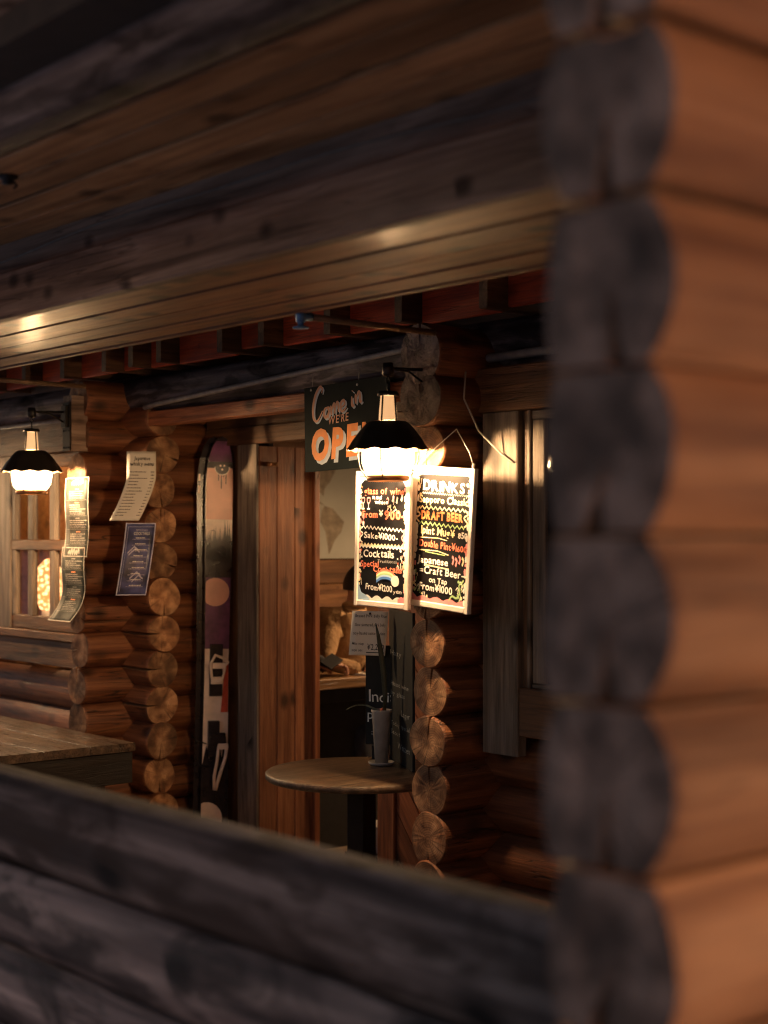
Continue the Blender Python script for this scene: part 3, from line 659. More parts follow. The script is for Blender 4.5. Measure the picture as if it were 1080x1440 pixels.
# ================================================================ LANTERNS
def make_lantern(label, loc, rz=0):
    """origin at the centre of the shade rim; the wall plate sits at +X"""
    t = thing('lantern', label, 'lantern', loc, rz, group='porch lanterns with black shades')
    wav = lambda j, a: ((.006 * math.cos(12 * a), -.006 + .008 * math.cos(12 * a)) if j in (0, 1, 8) else (0, 0))
    m = MB(); prof = [(.178, 0), (.172, .004), (.150, .045), (.120, .085), (.090, .118), (.078, .124), (.040, .126)]
    m.lathe(prof, 72, wav=lambda j, a: ((.003 * math.cos(12 * a), .0042 * math.cos(12 * a)) if j < 2 else (.0015 * math.cos(12 * a) if j < 4 else 0, 0)))
    m.build('shade', M['shade'], t)
    m = MB(); m.lathe([(.170, .000), (.146, .043), (.116, .082), (.086, .113), (.040, .120)], 72, wav=lambda j, a: ((.003 * math.cos(12 * a), .0036 * math.cos(12 * a)) if j < 1 else (0, 0)))
    m.build('shade_lining', M['shadein'], t)
    m = MB(); m.lathe([(.0, .075), (.070, .070), (.104, .045), (.112, .0), (.112, -.055), (.100, -.090), (.085, -.105), (0, -.106)], 28)
    m.build('globe', M['globe'], t)
    m = MB(); m.lathe([(0, .026), (.016, .020), (.026, .0), (.022, -.018), (0, -.028)], 14, (0, 0, -.026)); m.build('bulb', M['bulb'], t)
    m = MB(); m.lathe([(.074, -.110), (.088, -.106), (.092, -.112), (.092, -.128), (.084, -.132), (.074, -.130), (.074, -.110)], 32); m.build('base_ring', M['copper'], t)
    for k in range(4):
        m = MB(); m.tube([(r, 0, z) for r, z in [(.128, .04), (.135, -.02), (.124, -.075), (.094, -.118)]], .0028, 6)
        m.build('guard_wire', M['iron'], t, rot=(0, 0, math.pi / 2 * k + .62))
    ch = MB(); ch.lathe([(.040, .128), (.038, .17), (.032, .232)], 24); ch.build('chimney', M['chimney'], t)
    m = MB()
    for k in range(4):
        a = math.pi / 2 * k + .2; c, s = math.cos(a), math.sin(a); m.tube([(c * .045, s * .045, .126), (c * .036, s * .036, .236)], .004, 6)
    m.lathe([(0, .252), (.040, .252), (.046, .244), (.046, .234), (0, .232)], 20)
    m.tube([(0, 0, .25), (0, 0, .285), (.012, 0, .30), (0, 0, .318), (-.012, 0, .30), (0, 0, .286)], .004, 6)
    m.build('cap', M['iron'], t)
    m = MB(); m.tube([(0, 0, .315), (.0, 0, .335), (.03, 0, .352), (.23, .0, .362)], .007, 8)
    m.tube([(.23, 0, .29), (.12, 0, .345), (.02, 0, .352)], .005, 8)
    m.lathe([(0, .375), (.022, .375), (.026, .352), (.026, .325), (.018, .318), (0, .318)], 14)
    m.build('bracket_arm', M['iron'], t)
    m = MB(); m.box(.224, .234, -.045, .045, .13, .42); m.box(.205, .224, -.028, .028, .27, .40)
    for zz in (.15, .25, .405): m.tube([(.220, .03, zz), (.226, .03, zz)], .006, 8); m.tube([(.220, -.03, zz), (.226, -.03, zz)], .006, 8)
    m.build('wall_plate', M['iron'], t, bevel=.002)
    return t
make_lantern('lit lantern hanging in front of the open sign and chalk menus', (4.165, 4.85, 2.07))
l2 = make_lantern('lit lantern at the far left before the small paned window', (4.105, 7.98, 2.08))
m = MB(); m.box(.234, .34, -.05, .05, .13, .46); m.build('mounting_block', M['beam'], l2)
l3 = make_lantern('lit lantern on a post outside beyond the right edge', (3.5, -.80, 1.5), R(90))
m = MB(); m.tube([(.26, 0, -1.83), (.26, 0, .46)], .03, 10); m.build('mounting_block', M['beam'], l3)

l4 = make_lantern('unseen lantern added beyond the left edge for warm fill light', (4.105, 11.1, 2.08))  # out of view, added to warm the ambient light under the porch
m = MB(); m.box(.234, .50, -.05, .05, .13, .46); m.build('mounting_block', M['beam'], l4)
# interior lamps
m = thing('pendant_lamp', 'small pendant lamp inside the bar over the counter', 'lamp', (7.3, 6.8, 2.1))
q = MB(); q.lathe([(0, -.05), (.05, -.03), (.06, .02), (.03, .07), (0, .08)], 20); q.build('bulb', M['inlamp'], m)
q = MB(); q.lathe([(.16, 0), (.12, .07), (.04, .12), (.01, .14)], 24); q.tube([(0, 0, .13), (0, 0, .7)], .006, 6); q.build('lamp_shade', M['shade'], m)
m = thing('room_fill_lamp', 'unseen lamp added to brighten the room behind the left window', 'lamp', (5.4, 10.3, 2.58))  # hidden above the window view, added to lighten the side room
q = MB(); q.lathe([(0, -.04), (.03, -.03), (.042, 0), (0, .001)], 20); q.build('bulb', M['inlamp'], m)
q = MB(); q.lathe([(0, .002), (.08, .002), (.08, .03), (0, .03)], 20); q.tube([(0, 0, .03), (0, 0, .12)], .02, 8); q.build('base', M['copper'], m)
m = thing('table_lamp', 'small glowing table lamp behind the left window', 'lamp', (5.02, 9.50, 1.10))
q = MB(); q.lathe([(0, .09), (.06, .09), (.10, .18), (.11, .28), (.085, .38), (.03, .44), (.0, .45)], 20); q.build('lamp_shade', M['inlamp2'], m)
q = MB(); q.lathe([(0, 0), (.07, .0), (.055, .03), (.05, .088), (0, .089)], 20); q.build('base', M['frame'], m)
m = MB(); m.box(4.96, 5.5, 9.0, 10.4, 1.02, 1.098); tag(m.build('side_shelf', M['interior']), 'wooden shelf behind the left window', 'shelf')

# ================================================================ SIGN
def face(px, y_=0): return lambda u, v: (u, -px, v)
sg = thing('open_sign', 'dark green board reading Come in we\'re open above the doorway', 'sign', (4.66, 6.07, 2.05), R(-90))
W, H = .66, .43
m = MB(); m.box(0, W, -.006, .006, -.02, H - .02); o = m.build('sign_board', M['signgreen'], sg, rot=(0, R(-1.2), 0))
f = lambda u, v: (u, -.0075, v - .02); f2 = lambda u, v: (u, -.009, v - .02); f3 = lambda u, v: (u, -.0083, v - .02)
m = MB()
write(m, 'OPEN', .066, .60, .055, .150, lambda u, v: f(u + .012, v - .012), 1, .02, .055, .12, .10, rise=.01)
write(m, 'OPEN', .060, .59, .060, .150, f2, 0, .02, .05, .12, .10, rise=.01)
write(m, "WE'RE", .20, .36, .228, .040, f2, 2, .02, .02, .1, .12, rise=.010)
def script(strokes, ox, oy, k, wd, mi, fn):
    for s_ in strokes: ribbon(m, [(ox + p[0] * k * 1.25, oy + p[1] * k * .98 + p[0] * .008) for p in spline(s_, 7)], wd, fn, mi, True)
Cs = [[(.62, 1.30), (.66, 1.52), (.50, 1.62), (.22, 1.25), (.06, .65), (.10, .12), (.34, -.02), (.66, .42)]]
om = [[(.98, .52), (.82, .50), (.74, .28), (.82, .08), (.98, .12), (1.06, .34), (.98, .52), (1.12, .50)],
      [(1.18, .58), (1.22, .10)], [(1.22, .30), (1.36, .62), (1.42, .50), (1.42, .14)], [(1.42, .34), (1.56, .66), (1.63, .54), (1.64, .18)],
      [(1.80, .36), (2.02, .50), (1.98, .68), (1.82, .60), (1.78, .32), (1.90, .16), (2.14, .34)]]
inn = [[(2.46, .78), (2.48, .36), (2.60, .34)], [(2.50, 1.0), (2.52, 1.05)], [(2.68, .86), (2.70, .38)], [(2.70, .58), (2.86, .92), (2.93, .80), (2.95, .44), (3.06, .46)]]
for grp in (Cs, om, inn):
    script(grp, .0715, .250, .104, .015, 1, lambda u, v: f3(u + .006, v - .004)); script(grp, .0675, .254, .104, .014, 2, f2)
m.build('lettering', [M['signorange'], M['signshadow'], M['signpink']], sg, rot=(0, R(-1.2), 0))
for u in (.05, .42): m = MB(); m.tube([(u, 0, H - .03), (u + .01, 0, H + .045)], .002, 5); m.tube([(u, -.009, H - .033), (u, .0, H - .033)], .007, 8); m.build('hanging_wire', M['cable'], sg)

# ================================================================ CHALK MENUS
def menu_board(label, loc, rz, roll, W, H, fill):
    t = thing('menu_board', label, 'menu board', loc, rz, group='white framed chalk menus beside the lantern')
    t.rotation_euler = (0, roll, rz); b = .026
    for a in ((0, b, 0, H), (W - b, W, 0, H)): m = MB(); m.plank(a[0], a[1], -.012, .012, a[2], a[3], 2, .004); m.build('frame_rail', M['frame'], t)
    for a in ((b, W - b, 0, b), (b, W - b, H - b, H)): m = MB(); m.plank(a[0], a[1], -.0115, .0115, a[2], a[3], 0, .004); m.build('frame_rail', M['frame'], t)
    m = MB(); m.box(b - .004, W - b + .004, -.004, .008, b - .004, H - b + .004); m.build('chalkboard', M['black'], t)
    m = MB(); fill(m, lambda u, v: (b + u * (W - 2 * b), -.0052, b + v * (H - 2 * b)), lambda u, v: (b + u * (W - 2 * b), -.0062, b + v * (H - 2 * b)))
    m.build('chalk_lettering', [M[k] for k in ('chalk', 'orangeink', 'redink', 'yellowink', 'greenink', 'pinkink', 'skyink', 'blueink', 'dimchalk')], t)
    return t
def cloud(m, f, u0, u1, v, h, mi, seed, n=7, corner=0):
    f = lay(f); r = random.Random(seed); pts = [(u0, 0)] ; N = n * 5
    for i in range(N + 1):
        x = i / N; pts.append((u0 + (u1 - u0) * x, v + h * abs(math.sin(x * n * math.pi * .5 + seed)) + corner * (1 - x) ** 3))
    pts.append((u1, 0)); m.add([f(*p) for p in pts], [tuple(range(len(pts)))], mi)
def sprinkle(m, f, areas, seed, cols=(0, 3, 2, 0)):
    r = random.Random(seed)
    for (u0, u1, v0, v1, n) in areas:
        for _ in range(n):
            u, v = r.uniform(u0, u1), r.uniform(v0, v1); k = r.randint(0, 3); c = r.choice(cols); s_ = r.uniform(.010, .026)
            if k == 0: blob(m, u, v, s_, s_ * .6, f, c, 8, .2, r)
            elif k == 1:
                for q in range(3):
                    a = r.uniform(0, 3.14); ribbon(m, [(u - s_ * math.cos(a), v - s_ * .6 * math.sin(a)), (u + s_ * math.cos(a), v + s_ * .6 * math.sin(a))], .009, f, c)
            elif k == 2: ribbon(m, spline([(u - s_, v), (u, v + s_ * .9), (u + s_, v), (u + s_ * .3, v - s_)], 4), .008, f, c)
            else: ribbon(m, [(u, v - s_), (u + s_ * .4, v + s_)], .010, f, c)
def border(m, f, seed, c=0):
    r = random.Random(seed)
    for side in range(2):
        v = .03
        while v < .97:
            u = (.012 + r.uniform(0, .018)) if side == 0 else 1 - (.012 + r.uniform(0, .018)); h = r.uniform(.012, .03)
            blob(m, u, v, r.uniform(.012, .028), h, f, r.choice([c, c, 3, 5]), 9, .15, r); v += h * r.uniform(1.6, 3.4)
def fill_left(m, f, g):
    # glass of wine, sake and cocktails
    write(m, 'glass of wine', .10, .96, .860, .055, g, 2, .05, .028, 0, .07)
    write(m, 'Red', .28, .48, .822, .032, g, 0, .08, .02); write(m, 'white', .34, .62, .782, .030, g, 0, .08, .02)
    for u in (.08, .20):
        ribbon(m, spline([(u - .03, .83), (u - .028, .80), (u, .787), (u + .028, .80), (u + .03, .83), (u - .03, .83)], 4), .012, g, 5)
        ribbon(m, [(u, .787), (u, .745)], .012, g, 0); ribbon(m, [(u - .03, .743), (u + .03, .743)], .012, g, 0)
    sprinkle(m, g, [(.60, .95, .70, .84, 18), (.03, .10, .60, .70, 5)], 4, (0, 0, 3, 5))
    for (u, v) in ((.72, .80), (.80, .79), (.90, .81)): ribbon(m, [(u, v), (u + .02, v + .05)], .03, g, 0)
    write(m, 'From', .07, .40, .672, .055, g, 2, .05, .026); write(m, '¥', .43, .52, .685, .05, g, 0, .03, .025)
    write(m, '900-', .55, .97, .662, .070, g, 2, .05, .035)
    ribbon(m, zig(.06, .94, .595, .012, 22, -.02), .012, g, 0)
    ribbon(m, spline([(.07, .60), (.03, .565), (.09, .54), (.02, .50), (.08, .47)], 4), .011, g, 0)
    ribbon(m, spline([(.94, .58), (.98, .55), (.92, .52), (.97, .48), (.93, .46)], 4), .014, g, 5)
    write(m, 'Sake¥1000-', .12, .84, .508, .048, g, 0, .06, .024, rise=-.015)
    ribbon(m, zig(.03, .97, .450, .010, 26, -.005), .020, g, 3); ribbon(m, zig(.03, .97, .437, .008, 26, -.005), .012, g, 0)
    write(m, 'Cocktails', .11, .76, .355, .060, g, 0, .06, .022)
    write(m, 'Traditional', .42, .82, .312, .026, g, 8, .06, .01)
    write(m, 'Special', .05, .44, .275, .052, g, 2, .07, .020); write(m, 'Cocktails', .33, .93, .238, .048, g, 2, .07, .028)
    for k, c in enumerate((2, 3, 4, 6, 7)):
        ribbon(m, spline([(.40, .160 + .014 * (4 - k)), (.52, .190 + .014 * (4 - k)), (.68, .188 + .014 * (4 - k)), (.80, .155 + .014 * (4 - k))], 5), .020, g, c)
    blob(m, .80, .172, .085, .046, g, 0, 18, .05, random.Random(4))
    write(m, 'From¥1200', .17, .74, .092, .050, g, 0, .07, .022, rise=-.01); write(m, 'yen', .76, .94, .075, .032, g, 0, .07, .015)
    cloud(m, f, 0, 1, .018, .028, 0, 2, 9); cloud(m, g, 0, .26, .02, .02, 6, 5, 3, .12); cloud(m, g, .86, 1, .03, .02, 5, 3, 2)
    sprinkle(m, g, [(.02, .08, .12, .42, 10), (.84, .98, .27, .42, 12), (.03, .12, .84, .93, 3)], 9)
    border(m, f, 4, 0)
    m.add([f(0, .93), f(.10, .975), f(.9, .975), f(1, .93), f(1, 1), f(0, 1)], [(0, 1, 2, 3, 4, 5)], 6)
def fill_right(m, f, g):
    write(m, 'DRINKS', .12, .90, .862, .080, g, 0, .04, .032, gap=.13, rise=-.01)
    sprinkle(m, g, [(.02, .09, .80, .95, 6), (.93, .99, .80, .93, 4)], 3, (1, 3, 0))
    ribbon(m, zig(.10, .95, .838, .006, 40), .006, g, 8)
    write(m, 'Sapporo Classic', .06, .97, .765, .055, g, 3, .05, .030)
    zz = zig(.08, .92, .725, .012, 20) ; ribbon(m, zz, .012, g, 3)
    ribbon(m, zig(.08, .92, .605, .012, 20, -.01), .012, g, 4)
    ribbon(m, spline([(.08, .73), (.02, .70), (.09, .67), (.02, .64), (.08, .61)], 4), .014, g, 3); ribbon(m, spline([(.92, .73), (.98, .70), (.91, .67), (.98, .63), (.92, .60)], 4), .014, g, 3)
    write(m, 'DRAFT BEER', .11, .89, .638, .062, g, 1, .04, .045)
    write(m, '1pint Mug¥', .12, .76, .525, .060, g, 3, .05, .026, rise=-.01); write(m, '850', .82, .985, .515, .045, g, 0, .04, .025)
    ribbon(m, [(.10, .492), (.45, .499), (.62, .487)], .006, g, 3)
    write(m, 'Double Pint¥', .10, .78, .425, .056, g, 2, .05, .024, rise=-.01); write(m, '1600', .79, .985, .412, .045, g, 2, .04, .025)
    ribbon(m, [(.10, .395), (.45, .400), (.66, .378)], .007, g, 3); ribbon(m, [(.22, .385), (.60, .372)], .006, g, 4)
    write(m, 'Japanese', .08, .66, .298, .056, g, 0, .05, .026, rise=-.005); ribbon(m, [(.22, .284), (.68, .270)], .010, g, 3)
    for (u, v) in ((.74, .31), (.80, .30), (.86, .32), (.92, .31)): ribbon(m, spline([(u, v), (u + .02, v + .04), (u - .01, v + .06)], 4), .022, g, 5 if u < .88 else 3)
    write(m, '=', .13, .20, .215, .05, g, 0, .03, .02); write(m, 'Craft Beer', .22, .90, .218, .056, g, 0, .05, .024, rise=-.005); write(m, '-', .92, .98, .215, .05, g, 0, .03, .02)
    write(m, 'on Tap', .32, .66, .152, .045, g, 0, .05, .022); write(m, 'From¥1000', .14, .76, .092, .055, g, 0, .05, .026, rise=-.012)
    sprinkle(m, g, [(.02, .12, .07, .24, 12), (.84, .98, .05, .20, 16), (.10, .30, .03, .08, 6)], 11, (0, 4, 3, 4))
    ribbon(m, spline([(.70, .03), (.76, .07), (.84, .06), (.90, .10), (.88, .16), (.95, .19)], 5), .016, g, 4)
    cloud(m, f, 0, 1, .022, .022, 5, 2, 8); cloud(m, g, 0, .15, .02, .02, 5, 4, 2, .02); border(m, f, 8, 0)
    m.add([f(0, .965), f(.08, .982), f(.94, .985), f(1, .965), f(1, 1), f(0, 1)], [(0, 1, 2, 3, 4, 5)], 3)
    for k in range(5): blob(m, .02, .40 + .045 * k, .04, .028, g, 0, 10, .1, random.Random(k))
mbL = menu_board('narrow chalk menu for wine, sake and cocktails under the lantern', (4.300, 5.236, 1.392), R(-90), R(1.6), .370, .605, fill_left)
mbR = menu_board('chalk menu headed drinks with beer prices hung on a string', (4.375, 4.955, 1.402), R(-90), R(4.3), .39, .615, fill_right)
m = MB(); m.tube([(.37, 0, .62), (.33, .01, .68), (.22, .03, .78)], .0022, 6); m.tube([(.02, 0, .62), (.12, .01, .70), (.22, .03, .78)], .0022, 6)
m.tube([(.365, 0, .615), (.375, -.004, .635)], .006, 6); m.build('hanging_string', M['frame'], mbR)
m = MB(); m.tube([(.02, 0, .58), (.09, .01, .66)], .0022, 6); m.tube([(.35, 0, .58), (.30, .02, .66), (.09, .02, .662)], .0022, 6); m.build('hanging_string', M['frame'], mbL)

# ================================================================ PAPER MENUS
def sheet(name, label, loc, rz, W, H, bend, mat, fill, light='chalk'):
    """sheet hanging from its top edge; bend(v) -> (du, dn, drop) with v 0 at the top, 1 at the bottom"""
    t = thing(name, label, 'menu', loc, rz)
    def mp(off=0):
        def f(u, v):            # u 0..1 across, v 0..1 down
            du, dn, dz = bend(v); a = bend(min(1, v + .01)); b = bend(max(0, v - .01))
            return (u * W + du, -dn - off + .010 * math.sin(u * 3.1) * v, -v * H + dz)
        return f
    N = 24; K = 5; m = MB(); f = mp()
    vs = [f(k / K, j / N) for j in range(N + 1) for k in range(K + 1)]
    m.add(vs, [(j * (K + 1) + k, j * (K + 1) + k + 1, (j + 1) * (K + 1) + k + 1, (j + 1) * (K + 1) + k) for j in range(N) for k in range(K)], 0, True)
    o = m.build('sheet', M[mat], t); sd = o.modifiers.new('thick', 'SOLIDIFY'); sd.thickness = .0012
    m = MB(); fill(m, mp(.0018)); m.build('print', [M[k] for k in (light, 'ink', 'orangeink', 'lavender' if light == 'chalk' else light, 'copper')], t)
    m = MB(); m.lathe([(0, 0), (.006, .002), (.006, .008), (0, .01)], 10); m.build('pin', M['iron'], t, loc=(W / 2, -.005, -.012), rot=(R(90), 0, 0))
    return t
def strip(m, f, u0, u1, v0, v1, mi, n=1):
    f = lay(f)
    for k in range(n):
        a = v0 + (v1 - v0) * k / n; b = v0 + (v1 - v0) * (k + 1) / n; m.add([f(u0, a), f(u1, a), f(u1, b), f(u0, b)], [(0, 1, 2, 3)], mi)
def edging(m, f, mi, e=.02, ev=.012):
    strip(m, f, 0, e, 0, 1, mi, 24); strip(m, f, 1 - e, 1, 0, 1, mi, 24)
    strip(m, f, 0, 1, 0, ev, mi); strip(m, f, 0, 1, 1 - ev, 1, mi)
def textline(m, f, u0, u1, v, h, mi, seed, dens=.8):
    r = random.Random(seed); u = u0
    while u < u1 - .01:
        L = min(r.uniform(.02, .075), u1 - u); strip(m, f, u, u + L, v + r.uniform(0, h * .25), v + h, mi); u += L + r.uniform(.006, .016)
def squiggle(m, f, u0, u1, v, h, mi, wd=.03):
    n = 5; pts = []
    for i in range(n * 2 + 1): pts.append((u0 + (u1 - u0) * i / (n * 2) + (.02 if i % 2 else -.01), v - (h if i % 2 else 0) * (1 - .4 * (i % 3 == 1))))
    ribbon(m, spline(pts, 4), wd, f, mi)
def black_menu(seed):
    def fill(m, f):
        r = random.Random(seed); edging(m, f, 0, .03, .014)
        squiggle(m, f, .28, .76, .085, .055, 0, .040)
        v = .14
        blocks = [(.30, 3, .20), (.28, 2, .17), (.26, 4, .16), (.3, 3, .14)]
        for bi in range(4):
            write_u = .16 + r.uniform(0, .06)
            textline(m, f, .42, .60, v, .014, 2 if bi % 2 else 0, seed + bi); v += .03
            for k in range(3 + bi % 2):
                textline(m, f, write_u, r.uniform(.62, .92), v, .013, 0, seed * 7 + bi * 5 + k); v += .026
            for k in range(2): textline(m, f, write_u, .84, v, .006, 3, seed + 50 + k + bi); v += .016
            strip(m, f, .06, .94, v + .006, v + .0085, 3); v += .03
            if v > .92: break
    return fill
bendA = lambda v: (.02 * math.sin(v * 9) * .5, .008 + .018 * math.sin(v * 8.0) * .5 + .01 * v, 0)
bendB = lambda v: (.010 * math.sin(v * 5) - .080 * max(0, v - .45) ** 1.6 * 2.2, .012 + .012 * math.sin(v * 6) + .20 * max(0, v - .5) ** 1.7, .03 * v ** 3)
NF = -.0
sheet('menu_sheet', 'upper black printed menu with white lettering on the far left log ends', (4.370, 8.040, 2.052), R(-90), .28, .47, bendA, 'blackpaper', black_menu(3), 'printwhite')
sheet('menu_sheet', 'lower black printed menu curling away at its bottom edge', (4.362, 8.060, 1.640), R(-90), .275, .47, bendB, 'blackpaper', black_menu(8), 'printwhite')
def white_fill(m, f):
    g = lambda u, v: f(u, 1 - v)
    write(m, 'Japanese', .26, .80, .880, .050, g, 1, .06, .02); write(m, 'whisky menu', .12, .92, .800, .055, g, 1, .06, .02)
    v = .28
    for k in range(15):
        textline(m, f, .10 + .0 * k, .10 + random.Random(k).uniform(.25, .62), v, .012, 1, 90 + k); textline(m, f, .82, .93, v, .012, 1, 30 + k); v += .045
sheet('menu_sheet', 'white paper whisky menu curled at its foot on the round log ends', (4.570, 7.690, 2.205), R(-30), .170, .43,
      lambda v: (-.080 * max(0, v - .35) ** 1.3 * 2.2, .012 + .05 * math.sin(v * 2.6) + .16 * max(0, v - .55) ** 1.4, .02 * v ** 3), 'paper', white_fill)
def blue_fill(m, f):
    g = lambda u, v: f(u, 1 - v)
    edging(m, f, 3, .035, .014); e = .085
    strip(m, f, e, e + .012, .05, .95, 3, 16); strip(m, f, e, .94, .05, .055, 3)
    write(m, 'SPRING', .36, .74, .885, .030, g, 3, .02, .0); write(m, 'COCKTAILS', .30, .82, .835, .040, g, 0, .02, .02)
    v = .20
    for k in range(9):
        textline(m, f, .38, .68 + .05 * (k % 3), v, .013, 0, 60 + k); textline(m, f, .28, .84, v + .022, .006, 3, 80 + k); v += .082
    for k in range(4):
        a = random.Random(k + 4); u, v = a.uniform(.2, .7), a.uniform(.3, .85)
        ribbon(m, [(u - .15, v + .06), (u + .05, v - .03), (u + .2, v + .02)], .02, lambda p, q: f(p, q), 3)
sheet('menu_sheet', 'blue printed cocktail menu below the white whisky menu', (4.565, 7.690, 1.782), R(-30), .175, .425,
      lambda v: (-.060 * v ** 1.2, .012 + .04 * math.sin(v * 2.8) + .03 * v * v, 0), 'bluepaper', blue_fill)

# ================================================================ PIPES, CABLES, SMALL FITTINGS
m = MB(); m.tube([(4.675, 7.66, 2.468), (4.662, 7.5, 2.478), (4.658, 6.2, 2.540), (4.658, 5.2, 2.590), (4.67, 5.02, 2.598)], .015, 10)
tag(m.build('conduit', M['pipe']), 'grey conduit pipe running under the plate log above the sign', 'pipe')
m = MB(); m.tube([(4.64, 4.72, 2.49), (4.64, 3.0, 2.50), (4.64, 1.4, 2.50)], .020, 10)
tag(m.build('conduit', M['pipe']), 'grey conduit pipe right of the thick bracket log', 'pipe')
m = MB(); m.tube([(4.64, 8.12, 2.44), (4.64, 9.0, 2.44), (4.64, 11.8, 2.44)], .018, 10)
tag(m.build('conduit', M['pipe']), 'short length of grey conduit behind the left lantern', 'pipe')
def sprinkler(y, lab, group):
    t = thing('sprinkler_pipe', lab, 'pipe', (3.7, y, 2.54), group=group)
    q = MB(); q.tube([(3.50 - 3.7, 0, .003), (4.15 - 3.7, 0, 0)], .013, 10); q.build('pipe', M['rustpipe'], t)
    q = MB(); q.tube([(-.24, 0, .03), (-.24, 0, -.02)], .019, 12); q.tube([(-.255, 0, .003), (-.19, 0, .003)], .017, 12)
    q.lathe([(0, -.045), (.03, -.045), (.033, -.040), (.012, -.034), (.012, -.02)], 14, (-.24, 0, 0))
    q.build('sprinkler_head', M['blue'], t)
sprinkler(4.54, 'iron sprinkler pipe with a blue head left of the bracket log', None)
sprinkler(7.43, 'iron sprinkler pipe under the soffit at the far left', None)
m = MB(); pts = []
for k in range(40): y = 11.5 - k * .25; pts.append((2.676, y, 2.80 + .014 * math.sin(y * 1.9) + .008 * math.sin(y * 4.3)))
m.tube(pts, .0035, 6); tag(m.build('cable', M['dcable']), 'thin slack cable stapled along the upper beam', 'cable')
t = thing('ceiling_fitting', 'small round dark fitting on the ceiling boards at left', 'ceiling fitting', (2.17, 4.38, 2.85))
q = MB(); q.lathe([(0, 0), (.035, 0), (.032, -.012), (.018, -.016), (.018, -.03), (0, -.032)], 18); q.build('base', M['iron'], t)
q = MB(); q.tube([(.02, 0, -.02), (.032, .0, -.03), (.02, 0, -.042)], .004, 6); q.build('hook', M['iron'], t)
m = MB(); m.tube([(4.50, 4.72, 2.42), (4.47, 4.70, 2.30), (4.52, 4.66, 2.16), (4.60, 4.60, 2.06), (4.605, 4.53, 2.02)], .0042, 8)
tag(m.build('cord', M['cable']), 'pale cord drooping beside the bracket log above the drinks menu', 'cord')

# ================================================================ SKIS
sk = thing('ski', 'tall printed ski with bindings leaning by the doorway', 'ski', (5.16, 7.66, FLOOR), R(-24))
sk.rotation_euler = (R(-1.5), R(1.3), R(-24))
def ski_outline(W, L, z0=0):
    pts = []
    for z, k in [(0, .80), (.05, .95), (.2, 1.0), (.7, .95), (1.3, .90), (1.9, .96), (2.3, 1.03), (2.42, 1.0), (2.52, .88), (2.59, .66), (2.635, .36), (2.65, .0)]:
        pts.append((k * W / 2, z * L / 2.65))
    return pts
def extr(m, prof, y0, y1, mi=0, dx=0):
    P = [(x + dx, z) for x, z in prof] + [(-x + dx, z) for x, z in reversed(prof[:-1])]
    n = len(P); tip = lambda z: -.05 * max(0, (z - 2.35)) ** 1.3 * 3
    m.add([(x, y0 + tip(z), z) for x, z in P] + [(x, y1 + tip(z), z) for x, z in P], [tuple(range(n)), tuple(range(2 * n - 1, n - 1, -1))] + [(i, (i + 1) % n, n + (i + 1) % n, n + i) for i in range(n)], mi)
# built in slices so the tip can curve
def ski_body(m, W, L, y0, y1, mi=0, dx=0):
    pr = ski_outline(W, L); rows = []
    for x, z in pr:
        t = -.9 * max(0, z - 2.38) ** 2
        rows.append([(-x + dx, y0 + t, z), (x + dx, y0 + t, z), (x + dx, y1 + t, z), (-x + dx, y1 + t, z)])
    vs = [v for r_ in rows for v in r_]; n = len(rows)
    m.add(vs, [(i * 4 + k, i * 4 + (k + 1) % 4, (i + 1) * 4 + (k + 1) % 4, (i + 1) * 4 + k) for i in range(n - 1) for k in range(4)] + [(0, 1, 2, 3)], mi)
WK, LK = .175, 2.65
m = MB(); ski_body(m, WK, LK, 0, .016); m.build('ski_body', M['skidark'], sk)
def sw(z):
    pr = ski_outline(WK, LK)
    for (xa, za), (xb, zb) in zip(pr, pr[1:]):
        if za <= z <= zb: return xa + (xb - xa) * (z - za) / (zb - za) - .005
    return .0
def band(m, z0, z1, mi, e0=None, e1=None, off=.0012, n=10, tilt=0):
    t = lambda z: -.9 * max(0, z - 2.38) ** 2
    for k in range(n):
        a = z0 + (z1 - z0) * k / n; b = z0 + (z1 - z0) * (k + 1) / n
        m.add([(-sw(a), -off + t(a), a), (sw(a), -off + t(a), a), (sw(b), -off + t(b), b), (-sw(b), -off + t(b), b)], [(0, 1, 2, 3)], mi)
def disc(m, x, z, r, mi, off=.003, n=22, sx=1):
    t = -.9 * max(0, z - 2.38) ** 2
    m.add([(max(-sw(z), min(sw(z), x + r * sx * math.cos(2 * math.pi * k / n))), -off + t, z + r * math.sin(2 * math.pi * k / n)) for k in range(n)], [tuple(range(n))], mi)
m = MB()     # 0 dark 1 peach 2 purple 3 white 4 red
band(m, 2.38, 2.62, 2, off=.0016); band(m, 2.14, 2.46, 1, off=.002); band(m, 1.98, 2.145, 3, off=.0018)
# tree line
r = random.Random(5); xs = -sw(2.0)
while xs < sw(2.0):
    h = r.uniform(.06, .15) * (.5 + .8 * (xs / .09 + 1) / 2); m.add([(xs - .009, -.0035, 1.88), (xs + .011, -.0035, 1.88), (xs + .001, -.0035, 1.99 + h)], [(0, 1, 2)], 0); xs += .006
band(m, 1.78, 2.00, 0, off=.003)
band(m, 1.34, 1.78, 2, off=.0022); disc(m, -.016, 1.69, .088, 1, .0036)
band(m, .62, 1.34, 3, off=.0022); m.add([(.030, -.003, .95), (sw(1) - .001, -.003, .95), (sw(1.2) - .001, -.003, 1.27), (.052, -.003, 1.22)], [(0, 1, 2, 3)], 4)
for x, h in ((-.055, .15), (-.015, .25), (.03, .12), (.062, .22)): m.add([(x - .03, -.0035, .60), (x + .03, -.0035, .60), (x, -.0035, .60 + h)], [(0, 1, 2)], 0)
band(m, .50, .63, 0, off=.003)
disc(m, -.05, .30, .10, 3, .0040)
